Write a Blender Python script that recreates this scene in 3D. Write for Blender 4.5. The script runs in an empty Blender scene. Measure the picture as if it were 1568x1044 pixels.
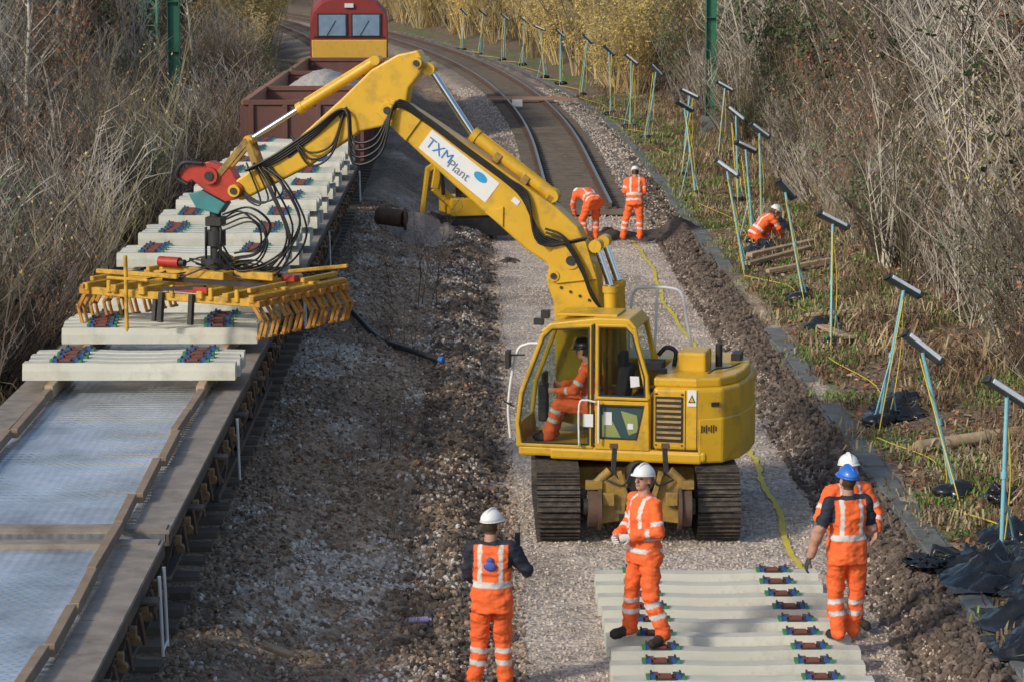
import bpy, math, random, bmesh
import numpy as np
from mathutils import Vector, Matrix, noise, Euler
R=random.Random(7); NR=np.random.RandomState(11)
sc=bpy.context.scene
# ------------------------------------------------------------ materials
def nn(nt,t,**k):
    n=nt.nodes.new(t)
    for a,b in k.items(): setattr(n,a,b)
    return n
def newmat(name):
    m=bpy.data.materials.new(name); m.use_nodes=True
    nt=m.node_tree; b=nt.nodes['Principled BSDF']; return m,nt,b
def M(name,col,rough=.6,metal=0.,var=.18,vs=5.,dirt=None,damt=.5,ds=3.,bump=.15,bs=40.,coat=0.,spec=None,rnd=0.):
    m,nt,b=newmat(name); L=nt.links
    tc=nn(nt,'ShaderNodeTexCoord')
    n=nn(nt,'ShaderNodeTexNoise'); n.inputs['Scale'].default_value=vs; n.inputs['Detail'].default_value=6
    L.new(tc.outputs['Object'],n.inputs['Vector'])
    mx=nn(nt,'ShaderNodeMix',data_type='RGBA')
    mx.inputs[6].default_value=(*[min(1,c*(1-var*1.6)) for c in col],1); mx.inputs[7].default_value=(*[min(1,c*(1+var*1.6)) for c in col],1)
    L.new(n.outputs['Fac'],mx.inputs[0]); out=mx.outputs[2]
    if dirt:
        n2=nn(nt,'ShaderNodeTexNoise'); n2.inputs['Scale'].default_value=ds; n2.inputs['Detail'].default_value=9; n2.inputs['Roughness'].default_value=.7
        L.new(tc.outputs['Object'],n2.inputs['Vector'])
        mr=nn(nt,'ShaderNodeMapRange'); mr.inputs[1].default_value=.62-damt*.3; mr.inputs[2].default_value=.78-damt*.2
        L.new(n2.outputs['Fac'],mr.inputs[0])
        m2=nn(nt,'ShaderNodeMix',data_type='RGBA'); L.new(out,m2.inputs[6]); m2.inputs[7].default_value=(*dirt,1)
        mu=nn(nt,'ShaderNodeMath',operation='MULTIPLY'); L.new(mr.outputs[0],mu.inputs[0]); mu.inputs[1].default_value=min(1,damt+.25)
        L.new(mu.outputs[0],m2.inputs[0]); out=m2.outputs[2]
    if rnd:
        oi=nn(nt,'ShaderNodeObjectInfo'); mr=nn(nt,'ShaderNodeMapRange'); mr.inputs[3].default_value=1-rnd; mr.inputs[4].default_value=1+rnd
        L.new(oi.outputs['Random'],mr.inputs[0])
        vm=nn(nt,'ShaderNodeVectorMath',operation='SCALE'); L.new(out,vm.inputs[0]); L.new(mr.outputs[0],vm.inputs['Scale']); out=vm.outputs[0]
    L.new(out,b.inputs['Base Color'])
    b.inputs['Roughness'].default_value=rough; b.inputs['Metallic'].default_value=metal
    if coat: b.inputs['Coat Weight'].default_value=coat
    if bump:
        n3=nn(nt,'ShaderNodeTexNoise'); n3.inputs['Scale'].default_value=bs; n3.inputs['Detail'].default_value=4
        L.new(tc.outputs['Object'],n3.inputs['Vector'])
        bp=nn(nt,'ShaderNodeBump'); bp.inputs['Strength'].default_value=bump; bp.inputs['Distance'].default_value=.01
        L.new(n3.outputs['Fac'],bp.inputs['Height']); L.new(bp.outputs[0],b.inputs['Normal'])
    return m
def attrmat(name,attr,rough=.75,bump=.3,bs=30,voro=False,sheen=0):
    m,nt,b=newmat(name); L=nt.links
    a=nn(nt,'ShaderNodeAttribute',attribute_name=attr); tc=nn(nt,'ShaderNodeTexCoord')
    out=a.outputs['Color']
    if voro:
        v=nn(nt,'ShaderNodeTexVoronoi'); v.inputs['Scale'].default_value=22; L.new(tc.outputs['Object'],v.inputs['Vector'])
        sp=nn(nt,'ShaderNodeSeparateColor'); L.new(v.outputs['Color'],sp.inputs[0])
        mr=nn(nt,'ShaderNodeMapRange'); mr.inputs[3].default_value=.6; mr.inputs[4].default_value=1.4; L.new(sp.outputs[0],mr.inputs[0])
        n2=nn(nt,'ShaderNodeTexNoise'); n2.inputs['Scale'].default_value=1.7; n2.inputs['Detail'].default_value=8; n2.inputs['Roughness'].default_value=.7; L.new(tc.outputs['Object'],n2.inputs['Vector'])
        mr2=nn(nt,'ShaderNodeMapRange'); mr2.inputs[1].default_value=.3; mr2.inputs[2].default_value=.7; mr2.inputs[3].default_value=.65; mr2.inputs[4].default_value=1.35; L.new(n2.outputs['Fac'],mr2.inputs[0])
        mu=nn(nt,'ShaderNodeMath',operation='MULTIPLY'); L.new(mr.outputs[0],mu.inputs[0]); L.new(mr2.outputs[0],mu.inputs[1])
        vm=nn(nt,'ShaderNodeVectorMath',operation='SCALE'); L.new(out,vm.inputs[0]); L.new(mu.outputs[0],vm.inputs['Scale']); out=vm.outputs[0]
        bp=nn(nt,'ShaderNodeBump'); bp.inputs['Strength'].default_value=.7; bp.inputs['Distance'].default_value=.025; bp.invert=True
        L.new(v.outputs['Distance'],bp.inputs['Height']); L.new(bp.outputs[0],b.inputs['Normal'])
    else:
        n3=nn(nt,'ShaderNodeTexNoise'); n3.inputs['Scale'].default_value=bs; n3.inputs['Detail'].default_value=4; L.new(tc.outputs['Object'],n3.inputs['Vector'])
        mr=nn(nt,'ShaderNodeMapRange'); mr.inputs[3].default_value=.75; mr.inputs[4].default_value=1.2
        n4=nn(nt,'ShaderNodeTexNoise'); n4.inputs['Scale'].default_value=7; n4.inputs['Detail'].default_value=5; L.new(tc.outputs['Object'],n4.inputs['Vector'])
        L.new(n4.outputs['Fac'],mr.inputs[0])
        vm=nn(nt,'ShaderNodeVectorMath',operation='SCALE'); L.new(out,vm.inputs[0]); L.new(mr.outputs[0],vm.inputs['Scale']); out=vm.outputs[0]
        bp=nn(nt,'ShaderNodeBump'); bp.inputs['Strength'].default_value=bump; bp.inputs['Distance'].default_value=.01
        L.new(n3.outputs['Fac'],bp.inputs['Height']); L.new(bp.outputs[0],b.inputs['Normal'])
    L.new(out,b.inputs['Base Color']); b.inputs['Roughness'].default_value=rough
    return m
def glassmat(name,tint=(.86,.9,.88),refl=.0):
    m=bpy.data.materials.new(name); m.use_nodes=True; nt=m.node_tree; nt.nodes.clear()
    o=nn(nt,'ShaderNodeOutputMaterial'); t=nn(nt,'ShaderNodeBsdfTransparent'); g=nn(nt,'ShaderNodeBsdfGlossy'); mx=nn(nt,'ShaderNodeMixShader')
    t.inputs[0].default_value=(*tint,1); g.inputs['Roughness'].default_value=.03; g.inputs[0].default_value=(.8,.85,.9,1)
    mx.inputs[0].default_value=.07+refl
    nt.links.new(t.outputs[0],mx.inputs[1]); nt.links.new(g.outputs[0],mx.inputs[2]); nt.links.new(mx.outputs[0],o.inputs[0])
    return m
YEL=M('machine_yellow_paint',(.64,.38,.02),.42,0,.1,3,dirt=(.22,.15,.06),damt=.36,ds=3.5,bump=.06,bs=20,coat=.12)
YELD=M('dirty_yellow_paint',(.4,.25,.04),.65,0,.2,6,dirt=(.13,.09,.055),damt=.7,ds=6)
YELF=M('beam_yellow_paint',(.6,.35,.035),.55,0,.15,5,dirt=(.18,.1,.04),damt=.5,ds=7)
ORB=M('worn_orange_paint',(.52,.24,.03),.6,0,.25,9,dirt=(.13,.06,.025),damt=.55,ds=9)
BLK=M('black_steel',(.025,.025,.027),.5,0,.3,8,dirt=(.1,.08,.06),damt=.3)
RUB=M('hose_rubber',(.012,.012,.013),.4,0,.1,5,bump=0)
TRK=M('track_steel_muddy',(.065,.056,.05),.6,.2,.3,14,dirt=(.19,.15,.11),damt=.55,ds=10,bump=.4)
CHR=M('chrome_rod',(.75,.76,.78),.15,1,.05,5,bump=0)
RED=M('red_paint',(.42,.035,.02),.45,0,.2,8,dirt=(.1,.04,.03),damt=.4)
TEAL=M('teal_paint',(.04,.22,.24),.5,0,.2,8,dirt=(.1,.08,.06),damt=.4)
WHT=M('white_paint',(.7,.72,.72),.5,0,.05,5,dirt=(.4,.36,.3),damt=.15)
BLU=M('blue_paint',(.04,.2,.6),.5,0,.1,5,bump=0)
GLS=glassmat('cab_glass')
DGL=M('dark_window_glass',(.05,.09,.1),.08,0,.1,3,bump=0,coat=.5)
SEAT=M('seat_fabric',(.03,.03,.035),.9)
CONC=M('sleeper_concrete',(.58,.58,.49),.85,0,.1,4,dirt=(.34,.33,.26),damt=.3,ds=3,bump=.2,bs=50,rnd=.1)
CONG=M('weathered_concrete',(.16,.175,.17),.9,0,.2,3,dirt=(.09,.085,.065),damt=.6,ds=2,bump=.4)
CBL=M('fastening_blue',(.03,.1,.3),.5); CGR=M('fastening_green',(.05,.25,.1),.5); CGY=M('fastening_dark',(.05,.045,.045),.5); CRD=M('fastening_rust',(.22,.07,.045),.6)
WOODL=M('pale_timber',(.42,.32,.2),.85,0,.25,7,dirt=(.2,.15,.09),damt=.4)
WOODG=M('dunnage_timber',(.34,.25,.17),.85,0,.3,6,dirt=(.17,.12,.08),damt=.45,rnd=.2)
RUST=M('rusty_steel',(.12,.07,.045),.8,0,.35,5,dirt=(.05,.04,.035),damt=.5)
DKST=M('grimy_underframe',(.07,.058,.048),.8,0,.3,4,dirt=(.16,.115,.07),damt=.5)
MAR=M('oxide_red_wagon',(.17,.075,.06),.75,0,.3,2,dirt=(.1,.065,.05),damt=.5,ds=2)
MARO=M('worn_wagon_interior',(.36,.18,.09),.75,0,.25,3,dirt=(.16,.08,.05),damt=.5)
LMAR=M('locomotive_maroon',(.26,.035,.03),.5,0,.12,2,dirt=(.12,.05,.04),damt=.3)
LYEL=M('locomotive_yellow',(.72,.42,.06),.5,0,.1,3,dirt=(.35,.22,.08),damt=.4)
RTOP=M('rail_head',(.26,.25,.24),.4,.6,.1,5,bump=0); RSID=M('rail_rust',(.13,.08,.055),.8)
POLE=M('pole_blue_paint',(.22,.5,.58),.5,0,.12,6,dirt=(.33,.4,.4),damt=.2)
LAMPB=M('lamp_housing',(.07,.09,.11),.4)
LAMPW=M('lamp_diffuser',(.65,.72,.78),.3,bump=0)
BAGM=M('black_polythene',(.015,.017,.02),.22,0,.3,8,bump=.8,bs=14)
GRN=M('green_mast_paint',(.03,.16,.1),.55,0,.15,3)
GRNL=M('pale_green_mast_paint',(.14,.36,.24),.55,0,.15,3)
YROPE=M('yellow_marking',(.66,.53,.06),.7,0,.2,3)
def deckmat():
    m,nt,b=newmat('wet_steel_deck'); L=nt.links; tc=nn(nt,'ShaderNodeTexCoord')
    n=nn(nt,'ShaderNodeTexNoise'); n.inputs['Scale'].default_value=.9; n.inputs['Detail'].default_value=9; n.inputs['Roughness'].default_value=.65
    L.new(tc.outputs['Object'],n.inputs['Vector'])
    cr=nn(nt,'ShaderNodeValToRGB'); e=cr.color_ramp.elements; e[0].position=.34; e[0].color=(.3,.325,.35,1); e[1].position=.64; e[1].color=(.68,.73,.8,1)
    L.new(n.outputs['Fac'],cr.inputs[0]); L.new(cr.outputs[0],b.inputs['Base Color'])
    mr=nn(nt,'ShaderNodeMapRange'); mr.inputs[1].default_value=.35; mr.inputs[2].default_value=.62; mr.inputs[3].default_value=.45; mr.inputs[4].default_value=.12
    n2=nn(nt,'ShaderNodeTexNoise'); n2.inputs['Scale'].default_value=.6; n2.inputs['Detail'].default_value=6; L.new(tc.outputs['Object'],n2.inputs['Vector'])
    L.new(n2.outputs['Fac'],mr.inputs[0]); L.new(mr.outputs[0],b.inputs['Roughness']); b.inputs['Metallic'].default_value=.55
    w=nn(nt,'ShaderNodeTexWave',bands_direction='X'); w.inputs['Scale'].default_value=3.4; w.inputs['Distortion'].default_value=.3; L.new(tc.outputs['Object'],w.inputs['Vector'])
    w2=nn(nt,'ShaderNodeTexWave',bands_direction='Y'); w2.inputs['Scale'].default_value=2.2; L.new(tc.outputs['Object'],w2.inputs['Vector'])
    ad=nn(nt,'ShaderNodeMath',operation='ADD'); L.new(w.outputs['Fac'],ad.inputs[0]); L.new(w2.outputs['Fac'],ad.inputs[1])
    bp=nn(nt,'ShaderNodeBump'); bp.inputs['Strength'].default_value=.35; bp.inputs['Distance'].default_value=.01; L.new(ad.outputs[0],bp.inputs['Height']); L.new(bp.outputs[0],b.inputs['Normal'])
    return m
DECK=deckmat()
# ------------------------------------------------------------ mesh builder
class MB:
    def __init__(s): s.v=[];s.f=[];s.m=[];s.s=[]
    def add(s,vs,fs,m=0,sm=False):
        o=len(s.v); s.v+=[tuple(v) for v in vs]
        for f in fs: s.f.append(tuple(i+o for i in f)); s.m.append(m); s.s.append(sm)
    def box(s,c,d,m=0,rot=None):
        x,y,z=[q/2 for q in d]; vs=[Vector((a*x,b*y,e*z)) for a in(-1,1) for b in(-1,1) for e in(-1,1)]
        if rot is not None:
            r=Euler(rot).to_matrix(); vs=[r@q for q in vs]
        c=Vector(c); s.add([q+c for q in vs],[(0,1,3,2),(4,6,7,5),(0,4,5,1),(2,3,7,6),(0,2,6,4),(1,5,7,3)],m)
    def frame(s,a,b,up=(0,0,1)):
        a=Vector(a);b=Vector(b); d=(b-a).normalized(); u=Vector(up)
        if abs(d.dot(u))>.98: u=Vector((0,1,0)) if abs(d.y)<.9 else Vector((1,0,0))
        x=d.cross(u).normalized(); y=x.cross(d).normalized(); return a,b,d,x,y
    def bar(s,a,b,w,h=None,m=0,up=(0,0,1),w2=None,h2=None):
        h=h or w; w2=w2 or w; h2=h2 or h; a,b,d,x,y=s.frame(a,b,up)
        vs=[a+x*i*w/2+y*j*h/2 for i,j in((-1,-1),(1,-1),(1,1),(-1,1))]+[b+x*i*w2/2+y*j*h2/2 for i,j in((-1,-1),(1,-1),(1,1),(-1,1))]
        s.add(vs,[(3,2,1,0),(4,5,6,7),(0,1,5,4),(1,2,6,5),(2,3,7,6),(3,0,4,7)],m)
    def cyl(s,a,b,r,r2=None,n=14,m=0,cap=True):
        r2=r if r2 is None else r2; a,b,d,x,y=s.frame(a,b)
        vs=[]
        for p,q in((a,r),(b,r2)):
            for i in range(n):
                t=2*math.pi*i/n; vs.append(p+x*q*math.cos(t)+y*q*math.sin(t))
        s.add(vs,[(i,(i+1)%n,n+(i+1)%n,n+i) for i in range(n)],m,True)
        if cap: s.add(vs,[tuple(range(n-1,-1,-1)),tuple(range(n,2*n))],m)
    def prism(s,pts,t0,t1,m=0,pl='xz'):
        n=len(pts)
        def P(p,t):
            return (p[0],t,p[1]) if pl=='xz' else ((p[0],p[1],t) if pl=='xy' else (t,p[0],p[1]))
        vs=[P(p,t0) for p in pts]+[P(p,t1) for p in pts]
        s.add(vs,[tuple(range(n)),tuple(range(2*n-1,n-1,-1))]+[(i,n+i,n+(i+1)%n,(i+1)%n) for i in range(n)],m)
    def ring(s,o,i,t0,t1,m=0):
        n=len(o); vs=[(p[0],t,p[1]) for t in(t0,t1) for q in(o,i) for p in q]; fs=[]
        for k in range(n):
            j=(k+1)%n; fs+=[(k,j,n+j,n+k),(2*n+k,3*n+k,3*n+j,2*n+j),(k,2*n+k,2*n+j,j),(n+k,n+j,3*n+j,3*n+k)]
        s.add(vs,fs,m)
    def tube(s,path,r,n=6,m=0,r2=None):
        path=[Vector(p) for p in path]; k=len(path); vs=[]; px=None
        for i,p in enumerate(path):
            d=(path[min(i+1,k-1)]-path[max(i-1,0)]).normalized()
            if px is None:
                u=Vector((0,0,1)) if abs(d.z)<.9 else Vector((1,0,0)); px=d.cross(u).normalized()
            else:
                px=(px-d*px.dot(d)); px=px.normalized() if px.length>1e-5 else d.orthogonal().normalized()
            py=d.cross(px); q=r if r2 is None else r+(r2-r)*i/(k-1)
            for j in range(n):
                t=2*math.pi*j/n; vs.append(p+px*q*math.cos(t)+py*q*math.sin(t))
        fs=[(i*n+j,i*n+(j+1)%n,(i+1)*n+(j+1)%n,(i+1)*n+j) for i in range(k-1) for j in range(n)]
        s.add(vs,fs,m,True); s.add([vs[j] for j in range(n)],[tuple(range(n-1,-1,-1))],m); s.add(vs[-n:],[tuple(range(n))],m)
    def rings(s,rs,n=16,m=0,sup=1.):
        vs=[];k=len(rs)
        for c,ax,ay in rs:
            for j in range(n):
                t=2*math.pi*j/n; cx,sy=math.cos(t),math.sin(t)
                if sup!=1: cx=math.copysign(abs(cx)**sup,cx); sy=math.copysign(abs(sy)**sup,sy)
                vs.append(Vector(c)+Vector(ax)*cx+Vector(ay)*sy)
        vs.append(Vector(rs[0][0]));vs.append(Vector(rs[-1][0]))
        fs=[(i*n+j,i*n+(j+1)%n,(i+1)*n+(j+1)%n,(i+1)*n+j) for i in range(k-1) for j in range(n)]
        fs+=[(n*k,(j+1)%n,j) for j in range(n)]+[(n*k+1,(k-1)*n+j,(k-1)*n+(j+1)%n) for j in range(n)]
        s.add(vs,fs,m,True)
    def rcone(s,a,b,r1,r2,n=12,m=0,h=3):
        a,b,d,x,y=s.frame(a,b); rs=[]
        for i in range(h):
            t=math.pi/2*(i+.35)/h; rs.append((a-d*r1*math.cos(t),x*r1*math.sin(t),y*r1*math.sin(t)))
        rs.append((a,x*r1,y*r1)); rs.append((b,x*r2,y*r2))
        for i in range(h-1,-1,-1):
            t=math.pi/2*(i+.35)/h; rs.append((b+d*r2*math.cos(t),x*r2*math.sin(t),y*r2*math.sin(t)))
        s.rings(rs,n,m)
    def ell(s,c,r,m=0,n=14,rot=None):
        rs=[];k=max(6,n//2); rm=Euler(rot).to_matrix() if rot else Matrix.Identity(3)
        for i in range(k+1):
            a=max(-1.4,min(1.4,-math.pi/2+math.pi*i/k)); q=math.cos(a)
            rs.append((Vector(c)+rm@Vector((0,0,r[2]*math.sin(a))),rm@Vector((r[0]*q,0,0)),rm@Vector((0,r[1]*q,0))))
        s.rings(rs,n,m)
    def mesh(s,name,mats):
        me=bpy.data.meshes.new(name); me.from_pydata(s.v,[],s.f)
        for m in mats: me.materials.append(m)
        me.polygons.foreach_set('material_index',s.m); me.polygons.foreach_set('use_smooth',s.s); me.update(); return me
    def obj(s,name,mats,parent=None,bevel=0,seg=2):
        o=bpy.data.objects.new(name,s.mesh(name,mats)); sc.collection.objects.link(o)
        if parent: o.parent=parent
        if bevel:
            b=o.modifiers.new('bevel','BEVEL'); b.width=bevel; b.segments=seg; b.limit_method='ANGLE'; b.angle_limit=math.radians(35); b.harden_normals=False
        return o
def empty(name,loc=(0,0,0),rz=0,sc_=1,parent=None):
    o=bpy.data.objects.new(name,None); sc.collection.objects.link(o); o.location=loc; o.rotation_euler=(0,0,rz); o.scale=(sc_,)*3; o.empty_display_size=.2
    if parent: o.parent=parent
    return o
def cat(pts,k=8):
    pts=[Vector(p) for p in pts]; P=[pts[0]*2-pts[1]]+pts+[pts[-1]*2-pts[-2]]; out=[]
    for i in range(1,len(P)-2):
        for j in range(k):
            t=j/k; a,b,c,d=P[i-1:i+3]
            out.append(.5*((2*b)+(c-a)*t+(2*a-5*b+4*c-d)*t*t+(3*b-a-3*c+d)*t**3))
    out.append(pts[-1]); return out
def inset(p,w):
    n=len(p); out=[]; ar=sum(p[i][0]*p[(i+1)%n][1]-p[(i+1)%n][0]*p[i][1] for i in range(n)); sg=1 if ar>0 else -1
    for i in range(n):
        a=Vector(p[i-1]);b=Vector(p[i]);c=Vector(p[(i+1)%n]); d1=(b-a).normalized();d2=(c-b).normalized()
        n1=Vector((-d1.y,d1.x))*sg;n2=Vector((-d2.y,d2.x))*sg; bi=(n1+n2).normalized(); q=w/max(.3,bi.dot(n1)); o=b+bi*q; out.append((o.x,o.y))
    return out
# ------------------------------------------------------------ terrain functions
def _h(ix,iy,s): 
    v=np.sin(ix*127.1+iy*311.7+s*74.7)*43758.5453; return v-np.floor(v)
def vn(x,y,s=0):
    x=np.asarray(x,float);y=np.asarray(y,float); ix=np.floor(x);iy=np.floor(y);fx=x-ix;fy=y-iy; fx=fx*fx*(3-2*fx);fy=fy*fy*(3-2*fy)
    return (_h(ix,iy,s)*(1-fx)+_h(ix+1,iy,s)*fx)*(1-fy)+(_h(ix,iy+1,s)*(1-fx)+_h(ix+1,iy+1,s)*fx)*fy
def fbm(x,y,s=0,o=4):
    r=0;a=.5;t=0
    for i in range(o): r=r+a*vn(x*2**i,y*2**i,s+i*3.1); t+=a; a*=.5
    return r/t
def cc(Y):
    Y=np.asarray(Y,float); return np.where(Y>85,-(np.maximum(Y,85)-85)**2/1200,0)
def ss(t): t=np.clip(t,0,1); return t*t*(3-2*t)
UX=[-120,-60,-30,-14,-8.5,-6.8,-5.9,-2.5,-1.7,-.9,-.25,.3,4.45,4.8,5.1,5.6,8,13,30,60,120]
UZ=[14,10,5.5,2.0,.85,.5,.72,.72,.42,.3,.26,0,0,.22,.22,.27,.45,1.5,5.5,10,14]
def hgt(X,Y):
    X=np.asarray(X,float);Y=np.asarray(Y,float); u=X-cc(Y)
    z=np.interp(u,UX,UZ)
    z=z+.42*ss((Y-66.5)/2.5)*ss((u+.6)/1.6)*ss((5.2-u)/1.2)
    z=z+.4*ss((Y-60)/32)*ss((-1-u)/1.5)
    gap=ss((u+2.7)/.6)*ss((.5-u)/.5); berm=ss((u-4.2)/.4)*ss((5.2-u)/.2); out=ss((u-5.8)/1)+ss((-6-u)/1)
    z=z+gap*((fbm(X*1.1,Y*.9,5)-.5)*.42+(vn(X*4,Y*4,9)-.5)*.08+(vn(X*9,Y*9,19)-.5)*.04)+berm*((fbm(X*2,Y*1.4,2)-.5)*.3+(vn(X*7,Y*7,4)-.5)*.09)
    z=z+out*(fbm(X*.6,Y*.6,8)-.5)*.35+(vn(X*5,Y*5,3)-.5)*.025+(fbm(X*.8,Y*.5,6)-.5)*.08
    return z
def zg(x,y): return float(hgt(x,y))
# ------------------------------------------------------------ ground
def axis(segs):
    a=[]
    for lo,hi,st in segs: a+=list(np.arange(lo,hi,st))
    return np.array(a+[segs[-1][1]])
xs=axis([(-600,-120,60),(-120,-30,6),(-30,-9,.8),(-9,9,.09),(9,30,.8),(30,120,6),(120,600,60)])
ys=axis([(-60,18,6),(18,72,.12),(72,130,.4),(130,300,2),(300,1500,60)])
GX,GY=np.meshgrid(xs,ys); GZ=hgt(GX,GY)
nx,ny=len(xs),len(ys)
me=bpy.data.meshes.new('ground'); 
co=np.stack([GX,GY,GZ],-1).reshape(-1,3); idx=np.arange(nx*ny).reshape(ny,nx)
fc=np.stack([idx[:-1,:-1],idx[:-1,1:],idx[1:,1:],idx[1:,:-1]],-1).reshape(-1,4)
me.vertices.add(len(co)); me.vertices.foreach_set('co',co.ravel().astype(np.float32))
me.loops.add(fc.size); me.loops.foreach_set('vertex_index',fc.ravel().astype(np.int32))
me.polygons.add(len(fc)); me.polygons.foreach_set('loop_start',np.arange(0,fc.size,4,dtype=np.int32)); me.polygons.foreach_set('loop_total',np.full(len(fc),4,np.int32))
me.polygons.foreach_set('use_smooth',np.ones(len(fc),bool)); me.update(calc_edges=True); me.validate()
U=GX-cc(GY)
def lerp(a,b,t): return a+(np.array(b)-a)*t[...,None]
col=np.zeros((ny,nx,3))+np.array((.36,.27,.185))
n1=fbm(GX*1.3,GY*.8,21); n2=fbm(GX*.5,GY*.35,31); n3=fbm(GX*3,GY*2,41)
col=lerp(col,(.5,.43,.35),ss((n1-.5)/.1)*.7*ss((n2-.42)/.1))
col=lerp(col,(.17,.125,.088),ss((.45-n2)/.08)*.7)
col=lerp(col,(.13,.105,.082),ss((U+1.2)/.4)*ss((.4-U)/.3)*.65)
form=ss((U-.15+(n3-.5)*.8)/.35)*ss((4.6-U+(n3-.5)*.7)/.35)
col=lerp(col,(.49,.42,.35),form)
col=lerp(col,(.33,.265,.205),form*ss((fbm(GX*.7,GY*.4,51)-.5)/.12)*.8)
col=lerp(col,(.3,.25,.2),form*ss((U-3.9+(n3-.5))/.4)*.5)
berm=ss((U-4.35)/.3)*ss((5.4-U)/.2); col=lerp(col,(.13,.1,.08),berm*.9)
right=ss((U-5.4)/.3); col=lerp(col,(.17,.125,.08),right); col=lerp(col,(.11,.17,.04),right*ss((n1-.5)/.1)*ss((8.2-U)/1.5)*.8)
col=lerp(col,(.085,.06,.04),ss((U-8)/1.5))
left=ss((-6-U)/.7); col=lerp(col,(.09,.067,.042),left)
trk=ss((GY-67)/2)*ss((U-.4)/.4)*ss((5-U)/.5); col=lerp(col,(.27,.215,.165),trk)
trk=ss((GY-67)/2)*ss((U+1.8)/.4)*ss((.7-U)/.5); col=lerp(col,(.3,.2,.12),trk*.7)
at=me.attributes.new('zc','FLOAT_COLOR','POINT'); at.data.foreach_set('color',np.concatenate([col,np.ones((ny,nx,1))],-1).ravel().astype(np.float32))
me.materials.append(attrmat('ground_ballast_and_soil','zc',.9,voro=True))
g=bpy.data.objects.new('ground',me); sc.collection.objects.link(g)
# ------------------------------------------------------------ scatter via geometry nodes
def coll(name,objs):
    c=bpy.data.collections.new(name)
    for o in objs: c.objects.link(o)
    return c
def tmpl(mb,name,mats): return bpy.data.objects.new(name,mb.mesh(name,mats))
def scatter(name,pts,scl,rot,c,parent=None):
    me=bpy.data.meshes.new(name); n=len(pts); me.vertices.add(n); me.vertices.foreach_set('co',np.asarray(pts,np.float32).ravel())
    a=me.attributes.new('scl','FLOAT_VECTOR','POINT'); a.data.foreach_set('vector',np.asarray(scl,np.float32).ravel())
    a=me.attributes.new('rot','FLOAT_VECTOR','POINT'); a.data.foreach_set('vector',np.asarray(rot,np.float32).ravel())
    o=bpy.data.objects.new(name,me); sc.collection.objects.link(o)
    ng=bpy.data.node_groups.new(name,'GeometryNodeTree'); ng.interface.new_socket(name='Geometry',in_out='INPUT',socket_type='NodeSocketGeometry'); ng.interface.new_socket(name='Geometry',in_out='OUTPUT',socket_type='NodeSocketGeometry')
    gi=ng.nodes.new('NodeGroupInput');go=ng.nodes.new('NodeGroupOutput'); ip=ng.nodes.new('GeometryNodeInstanceOnPoints'); ci=ng.nodes.new('GeometryNodeCollectionInfo')
    ci.inputs['Collection'].default_value=c; ci.inputs['Separate Children'].default_value=True; ci.inputs['Reset Children'].default_value=True
    ra=ng.nodes.new('GeometryNodeInputNamedAttribute'); ra.data_type='FLOAT_VECTOR'; ra.inputs['Name'].default_value='rot'
    sa=ng.nodes.new('GeometryNodeInputNamedAttribute'); sa.data_type='FLOAT_VECTOR'; sa.inputs['Name'].default_value='scl'
    er=ng.nodes.new('FunctionNodeEulerToRotation'); L=ng.links
    L.new(ra.outputs['Attribute'],er.inputs[0]); L.new(er.outputs[0],ip.inputs['Rotation']); L.new(sa.outputs['Attribute'],ip.inputs['Scale'])
    L.new(gi.outputs[0],ip.inputs['Points']); L.new(ci.outputs[0],ip.inputs['Instance']); ip.inputs['Pick Instance'].default_value=True; L.new(ip.outputs[0],go.inputs[0])
    md=o.modifiers.new('scatter','NODES'); md.node_group=ng
    return o
def stone_coll(name,mat,sd_):
    obs=[]
    for k in range(6):
        mb=MB(); bm=bmesh.new(); bmesh.ops.create_icosphere(bm,subdivisions=1,radius=1)
        rr=random.Random(k+sd_); vs=[]
        for v in bm.verts:
            q=v.co*(.72+.5*rr.random()); vs.append((q.x,q.y*.85,q.z*.7))
        mb.add(vs,[[v.index for v in f.verts] for f in bm.faces],0); bm.free(); obs.append(tmpl(mb,name+'_stone',[mat]))
    return coll(name,obs)
S1=stone_coll('tan',M('ballast_tan',(.5,.43,.36),.9,rnd=.35,bump=0),1); S2=stone_coll('dark',M('ballast_dirty',(.29,.215,.15),.9,rnd=.55,bump=0),3); S3=stone_coll('pale',M('ballast_pale',(.6,.56,.5),.85,rnd=.35,bump=0),5)
SD=stone_coll('soil',M('soil_clod',(.12,.092,.072),.95,rnd=.5,bump=0),8)
def pts_in(n,x0,x1,y0,y1,pow_=1.):
    x=NR.uniform(x0,x1,n); y=y0+(y1-y0)*NR.rand(n)**pow_; return x,y
def rr3(n): return NR.uniform(0,6.28,(n,3))
def put_stones(name,x,y,c,smin,smax,sink=.3):
    n=len(x); s=smin+(smax-smin)*NR.rand(n)**2; z=hgt(x,y)+s*(.5-sink)
    scatter(name,np.stack([x,y,z],1),np.stack([s,s,s],1),rr3(n),c)
x,y=pts_in(36000,.25,4.7,23,66,1.5); put_stones('ballast_stones',x,y,S1,.01,.03,.45)
x,y=pts_in(42000,-2.9,.5,19,68,1.4); k=(fbm(x*1.3,y*.8,21)<.6)|(NR.rand(len(x))<.4); put_stones('dirty_ballast_stones',x[k],y[k],S2,.012,.048,.4)
x,y=pts_in(52000,-2.8,.1,19,68,1.4); k=(fbm(x*1.3,y*.8,21)>.53)&(fbm(x*.5,y*.35,31)>.44)&(NR.rand(len(x))<.55)|(NR.rand(len(x))<.05); put_stones('pale_ballast_stones',x[k],y[k],S3,.014,.04)
x,y=pts_in(12000,4.3,5.2,22,80,1.3); put_stones('spoil_berm_clods',x,y,SD,.015,.07)
x,y=pts_in(4000,-.8,.4,22,68,1.3); put_stones('spoil_berm_clods',x,y,SD,.02,.08)
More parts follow.
